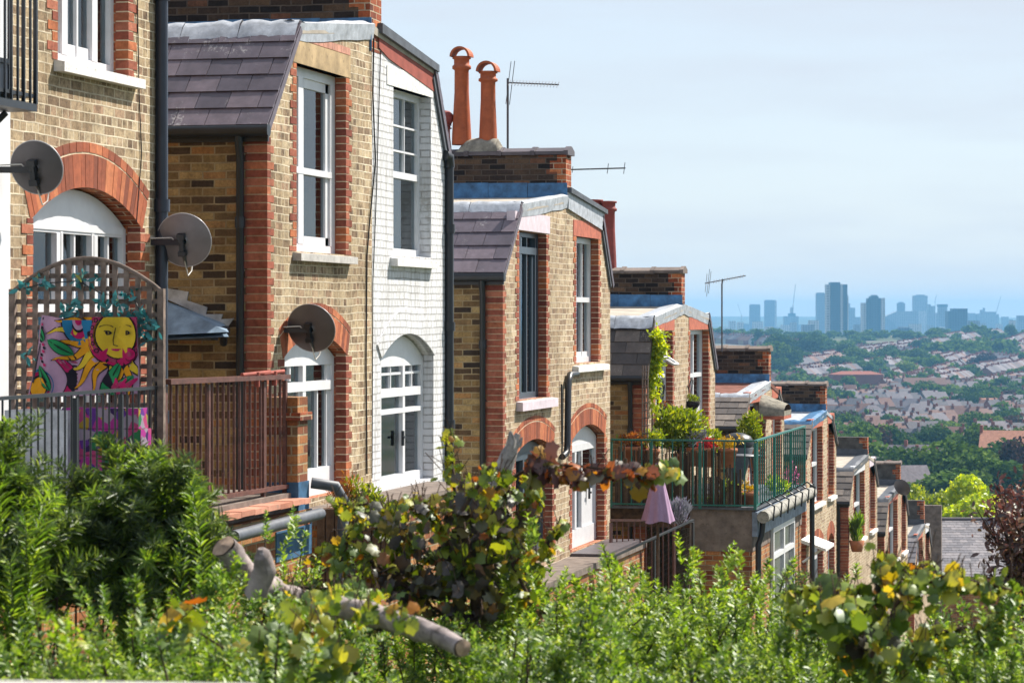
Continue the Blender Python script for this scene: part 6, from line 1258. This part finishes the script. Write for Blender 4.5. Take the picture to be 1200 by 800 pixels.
# dark narrow leaved bushes on the left
def darkbush(label, px, py, d, rad, n, seed=0):
    c = D(px, py, d); return spray_bush('bush', label, 'bush', tuple(c), rad, n, .17, .075, ((LF['needle'], 'foliage', .70, 1.0), (LF['bright'], 'young_foliage', .30, 1.12)), None, T=T_LANCE, per=17, whorl=3, up=.55, base_z=gp_(px, d)[2], jag=.42, shell=.35)
darkbush('dark narrow leaved bush with bright tips below the sun tapestry', 165, 676, 12.0, (.31, .30, .46), 440)
darkbush('dark narrow leaved bush cut by the left edge of the photo', 0, 680, 11.5, (.19, .30, .47), 320)
darkbush('low dark narrow leaved bush between the two taller left bushes', 88, 690, 12.4, (.30, .28, .34), 240)
shrub('bright tipped narrow leaved shoots at the crown of the left bush', 205, 11.8, 482, (.20, .22), 26, .085, LF['bright'], 'bush', T=T_LANCE, gap=.022, whorl=3, out=.8, lean=.10, frac=.66, taper=.25, smin=.8)
shrub('bright tipped shoots at the left edge beside the black railing', 8, 11.2, 492, (.14, .2), 20, .085, LF['bright'], 'bush', T=T_LANCE, gap=.022, whorl=3, out=.8, lean=.10, frac=.66, taper=.25, smin=.8)

# sawn branch and fallen log
def gnarl(m, r):
    for i, v in enumerate(m.v):
        q = Vector(v); n1 = mnoise.noise_vector(q * 9) * r * .22 + mnoise.noise_vector(q * 26) * r * .12 + mnoise.noise_vector(Vector((q.x * 12, q.y * 12, q.z * 70))) * r * .05; m.v[i] = tuple(q + n1)
def log(name, label, pts, r, d_end=(0,), stub=None, mat='log'):
    P = [D(*p) for p in pts]; root = thing(name, label, 'log', P[0]); m = MB(); ks = []; rr = []
    for a, b, ra, rb in zip(P, P[1:], r, r[1:]):
        for i in range(14): ks.append(a.lerp(b, i / 14)); rr.append((ra + (rb - ra) * i / 14) * (1 + .2 * mnoise.noise((i * .35, a.x * 3, 2))))
    ks.append(P[-1]); rr.append(r[-1]); m.tube(ks, rr, 20, cap=False); gnarl(m, r[0]); m.build('bark', M[mat], root)
    e = MB()
    for k_ in d_end:
        a, b = (P[0], P[1]) if k_ == 0 else (P[-1], P[-2]); u = (a - b).normalized(); s = u.cross(UP).normalized(); v = s.cross(u); q = 14; R_ = (r[0] if k_ == 0 else r[-1]) * 1.02
        e.add([a + u * .004 + (s * math.cos(2 * math.pi * i / q) + v * math.sin(2 * math.pi * i / q)) * R_ * (1 + .05 * math.sin(i * 2.3)) for i in range(q)] + [a + u * .012], [(i, (i + 1) % q, q) for i in range(q)])
    e.build('cut_end', M['cut'], root)
    if stub:
        s_ = MB(); q_ = [D(*p) for p in stub[0]]; q_ = [q_[i].lerp(q_[i + 1], k / 5) for i in range(len(q_) - 1) for k in range(5)] + [q_[-1]]; s_.tube(q_, list(np.interp(np.linspace(0, 1, len(q_)), np.linspace(0, 1, len(stub[1])), stub[1])), 14); gnarl(s_, .05); s_.build('stub', M[mat], root)
    return root
M['log'] = plain('peeling grey brown bark', (.33, .28, .27), .9, .15, var=.5, scale=9, bump=.8, dirt=(.44, .38, .36))
M['cut'] = plain('pale sawn wood', (.42, .30, .22), .85, .1, var=.35, scale=16, bump=.4)
M['deadwood'] = plain('silvery dead wood', (.36, .33, .32), .9, .1, var=.45, scale=18, bump=.7)
log('branch', 'thick sawn branch stub poking up left of the vine', [(262, 640, 11.4), (292, 676, 11.5), (335, 700, 11.8), (420, 725, 12.2)], [.05, .054, .05, .04], (0,), ([(298, 696, 11.4), (309, 668, 11.36), (307, 650, 11.33), (305, 643, 11.32)], [.05, .046, .036, .012]))
log('log', 'grey fallen log lying at the bottom under the vine', [(542, 758, 8.9), (500, 739, 9.1), (430, 718, 9.4), (385, 708, 9.8)], [.027, .037, .038, .034], (0,))
dw = thing('dead_branch', 'silvery dead branch standing up out of the vine', 'branch', D(582, 560, 12.6)); m = MB(); m.tube([D(572, 600, 12.5), D(586, 560, 12.5), D(597, 530, 12.5), D(607, 508, 12.5)], [.05, .045, .036, .012], 9); m.tube([D(594, 540, 12.5), D(600, 516, 12.48), D(598, 505, 12.48)], [.026, .022, .006], 7); m.tube([D(584, 562, 12.5), D(572, 548, 12.45)], [.03, .012], 7); m.tube([D(600, 525, 12.5), D(609, 520, 12.5), D(612, 512, 12.5)], [.02, .014, .004], 6); m.build('wood', M['deadwood'], dw)

# the vine: a stem network with leaves hanging from it, one mesh of leaves per colour
def vine(name, label, clumps, d0, leaf, mats, paths=(), thick=.5, cat='vine', stemr=.008, canes=()):
    root = thing(name, label, cat, D(clumps[0][0], clumps[0][1], d0)); b = tuple(root.location); m = MB()
    for p, rs in paths: m.tube([D(*q) for q in p], rs, 6)
    for (mk, part) in mats:
        Ps = []; Ss = []; hang = []
        for (px, py, sx, sy, n, dd, mm, sc_) in clumps:
            if mm != mk: continue
            for _ in range(n):
                a = G.normal(); q = D(px + G.normal() * sx * .62, py + G.normal() * sy * .62, d0 + dd + (G.random() - .5) * thick); Ps.append(tuple(q)); Ss.append(leaf * sc_ * G.uniform(.55, 1.2))
        for pts, n_, mm, sc_, jit in canes:
            if mm != mk: continue
            q_ = np.array(pts, float); tt = np.linspace(0, 1, len(q_)); dz = (G.random() - .5) * thick
            for u in G.uniform(.04, 1, int(n_ * 1.3)):
                px, py = np.interp(u, tt, q_[:, 0]), np.interp(u, tt, q_[:, 1]); w_ = jit * (1 - .45 * u)
                Ps.append(tuple(D(px + G.normal() * w_, py + G.normal() * w_ + w_ * .5, d0 + dz + (G.random() - .5) * .14))); Ss.append(leaf * sc_ * G.uniform(.5, 1.25) * (1 - .3 * u))
            m.tube([D(a, b, d0 + dz) for a, b in pts], [.009] * (len(pts) - 1) + [.002], 5)
        if not Ps: continue
        P = np.array(Ps); n = len(P); A = rdir(n, -.75); N = np.array(-FWD) * .55 + np.array(UP) * .55 + G.normal(size=(n, 3)) * .55
        leaf_obj(part, [leaf_geo(T_VINE, P, A, N, np.array(Ss))], LF[mk], root, b)
        for q, a in list(zip(P, A))[::3]: m.tube([tuple(q + np.array([0, 0, .05]) + G.normal(size=3) * .03), tuple(q + a * .01)], .0022, 3, cap=False)
    m.build('stem', M['bark'], root); return root
cn = [([(560, 715), (545, 640), (532, 570), (528, 502)], 110, 'vine', .95, 8), ([(550, 690), (520, 620), (500, 590), (480, 583)], 90, 'vine', 1, 9), ([(540, 700), (480, 620), (430, 590), (388, 592)], 100, 'vine', 1, 9), ([(560, 680), (580, 610), (565, 570), (548, 566)], 90, 'vine', 1, 9),
      ([(580, 690), (610, 620), (625, 575), (618, 552)], 100, 'vine', .95, 9), ([(590, 700), (640, 640), (655, 610)], 60, 'vine', .95, 8), ([(520, 720), (440, 660), (400, 640), (372, 650)], 80, 'vine', 1, 10), ([(600, 640), (560, 590), (590, 565), (605, 580)], 60, 'vine', 1, 9), ([(480, 660), (450, 610), (462, 585)], 60, 'vine', 1, 9),
      ([(430, 720), (390, 690), (350, 688), (322, 700)], 80, 'vine_green', 1, 8), ([(440, 720), (400, 660), (410, 620), (425, 600)], 60, 'vine_green', 1, 9), ([(420, 735), (370, 715), (320, 722), (290, 735)], 60, 'vine_green', .95, 8), ([(620, 700), (600, 660), (625, 640)], 50, 'vine', .9, 9), ([(540, 600), (575, 545), (590, 560)], 30, 'vine', .9, 7)]
vine('vine', 'sprawling vine with yellow, brown and purple leaves over the fallen log', [
 (545, 640, 30, 30, 80, .25, 'vine_dark', 1.15), (568, 690, 36, 34, 120, .1, 'vine_dark', 1.15), (505, 690, 40, 28, 80, .15, 'vine_dark', 1.1), (455, 670, 44, 26, 60, .3, 'vine_dark', 1.05), (600, 650, 24, 36, 60, .25, 'vine_dark', 1.1), (390, 735, 60, 16, 60, .2, 'vine_dark', 1.1), (580, 600, 24, 24, 36, .2, 'vine_dark', 1), (470, 610, 34, 18, 40, .1, 'vine_dark', .95), (545, 590, 24, 22, 40, .1, 'vine_dark', .95),
 (420, 700, 30, 14, 50, -.5, 'vine_green', 1), (350, 708, 24, 9, 70, -1.2, 'vine_green', .95), (400, 722, 20, 9, 40, -1.4, 'vine', .9), (392, 706, 16, 10, 40, -2.5, 'vine_green', .75), (430, 716, 14, 7, 26, -3.0, 'vine', .7), (470, 722, 10, 8, 14, -3.1, 'vine', .7)], 12.1, .062, (('vine', 'leaves_yellow'), ('vine_dark', 'leaves_purple'), ('vine_green', 'leaves_green')), [([(560, 720, 12.1), (550, 650, 12.1), (535, 590, 12.1)], [.028, .022, .012])], thick=.7, canes=cn)
vine('vine_tendril', 'long vine tendril of reddening leaves reaching right to the mauve parasol', [
 (632, 545, 9, 9, 16, 0, 'vine_red', 1.05)] + [(645 + i * 11.5, 549 + 5 * math.sin(i * .8) + (5 if 2 < i < 9 else 0), 7, 8, 9, 0, 'vine_red', .85) for i in range(11)] + [(775, 553, 10, 8, 12, 0, 'vine_green', .95), (788, 549, 5, 6, 5, 0, 'vine_green', .9)], 11.6, .075, (('vine_red', 'leaves_red'), ('vine_green', 'leaves_green')),
 [([(600, 560, 11.9), (630, 543, 11.7), (680, 546, 11.6), (730, 552, 11.6), (792, 546, 11.6)], [.008, .007, .006, .004, .002])], thick=.12)
cr_ = [([(1010, 790), (1000, 720), (985, 695), (950, 690), (915, 696)], 110, 'vine_green', .95, 9), ([(1000, 760), (1000, 710), (985, 690)], 40, 'vine', 1.25, 11), ([(1015, 780), (1035, 700), (1045, 662), (1030, 650)], 70, 'vine', .95, 9), ([(1020, 770), (1060, 690), (1105, 676), (1160, 684), (1196, 694)], 150, 'vine_green', .9, 10),
       ([(1030, 790), (1080, 745), (1130, 735), (1180, 740)], 80, 'vine_green', .95, 11), ([(1020, 790), (1060, 765), (1110, 762)], 60, 'vine', .9, 9), ([(1050, 700), (1075, 665), (1090, 660)], 36, 'vine', .9, 8), ([(1005, 740), (960, 715), (930, 720)], 50, 'vine_green', 1, 9), ([(1150, 760), (1165, 720), (1185, 706)], 40, 'vine_green', .85, 9)]
vine('vine', 'vine with big yellow and green leaves over the shrubs at the lower right', [(1040, 690, 18, 16, 14, .2, 'vine_dark', 1.0), (1015, 750, 22, 14, 16, .1, 'vine_dark', 1.0), (985, 712, 24, 16, 40, -.2, 'vine_green', 1.2), (980, 706, 14, 12, 14, -.1, 'vine', 1.35)], 10.0, .066, (('vine', 'leaves_yellow'), ('vine_dark', 'leaves_purple'), ('vine_green', 'leaves_green')), (), thick=.4, canes=cr_)
vine('vine', 'trailing vine leaves, yellow and pale green, in the bottom left shrubs', [(215, 720, 10, 12, 12, 0, 'vine', 1.1), (205, 740, 12, 14, 14, 0, 'vine_green', 1), (270, 765, 30, 8, 26, 0, 'vine_green', 1), (330, 750, 26, 14, 34, 0, 'vine_green', 1.1), (380, 765, 26, 14, 34, 0, 'vine_green', 1.1), (365, 740, 20, 12, 16, 0, 'vine', 1), (110, 755, 16, 8, 8, 0, 'vine_green', .9)], 9.3, .07, (('vine', 'leaves_yellow'), ('vine_green', 'leaves_green')), [([(420, 790, 9.4), (350, 760, 9.4), (270, 765, 9.4), (210, 725, 9.4)], [.008, .006, .005, .003])], thick=.3)

# purple leaved tree on the right
pt = thing('purple_leaved_tree', 'dark purple leaved tree at the right edge in front of the slate roof', 'tree', gp_(1196, 19)); b = tuple(pt.location); m = MB(); Ps = []; As = []
trunk = D(1215, 760, 19)
for i in range(58):
    e = D(1214 + G.normal() * 34, 600 + G.normal() * 36, 19 + G.normal() * .3); e.z = min(e.z, D(0, 562 + max(0, 1190 - (600 + (e.dot(RGT) / e.dot(FWD)) * F)) * .75, 19).z)
    mid = (trunk + e) / 2 + Vector((0, 0, .12)); ks = [trunk.lerp(mid, t_ / 4) for t_ in range(4)] + [mid.lerp(e, t_ / 4) for t_ in range(5)]
    m.tube(ks, list(np.linspace(.016, .003, len(ks))), 5, cap=False)
    for t_ in np.linspace(.35, 1, 90):
        q = trunk.lerp(mid, t_ * 2) if t_ < .5 else mid.lerp(e, t_ * 2 - 1)
        Ps.append(tuple(np.array(q) + G.normal(size=3) * .05)); As.append(tuple((e - mid).normalized() * .4 + Vector(G.normal(size=3)) * .7))
m.tube([gp_(1216, 19), trunk], [.05, .035], 8); m.build('trunk', M['bark'], pt); P = np.array(Ps); leaf_obj('crown', [leaf_geo(T_OVAL, P, np.array(As), rdir(len(P), .6), .062 * G.uniform(.6, 1.2, len(P)) * 1.05)], LF['purple'], pt, b)

# ground cover between the shrubs, and the pale wall we look over
n = 26000; dd = G.uniform(7.0, 23, n); pxs = G.uniform(-60, 1260, n); P = np.array([tuple(ray(a, HZ) * b_) for a, b_ in zip(pxs, dd)]); P[:, 2] = np.array([gz(math.hypot(p[0], p[1])) for p in P]) + G.uniform(0, .45, n)
keep = P[:, 0] > -X0 + 2.2; P = P[keep]; n = len(P)
tag(leaf_obj('ground_cover_leaves', [leaf_geo(T_OVAL, P, rdir(n, .5), rdir(n, .6), .09 * G.uniform(.5, 1.3, n))], LF['privet'], None, (0, 0, 0)), kind='stuff')
a, b = D(-60, 797, 4.4), D(300, 801.5, 4.4); m = MB(); v = (b - a) / 2; c = (a + b) / 2; m.obox(Vector((c.x, c.y, c.z - .03)) + FWD * -.08, v, FWD * .09, UP * .03); gwl = thing('garden_wall', 'pale stone coping of the low wall along the bottom left edge', 'wall', (c.x, c.y, -1.9)); m.build('coping', M['sill'], gwl); m = MB(); m.obox(Vector((c.x, c.y, (c.z - .06 - 2.0) / 2)) + FWD * -.08, v, FWD * .07, UP * ((c.z - .061 + 2.0) / 2)); m.build('wall', M['orange_brick'], gwl)
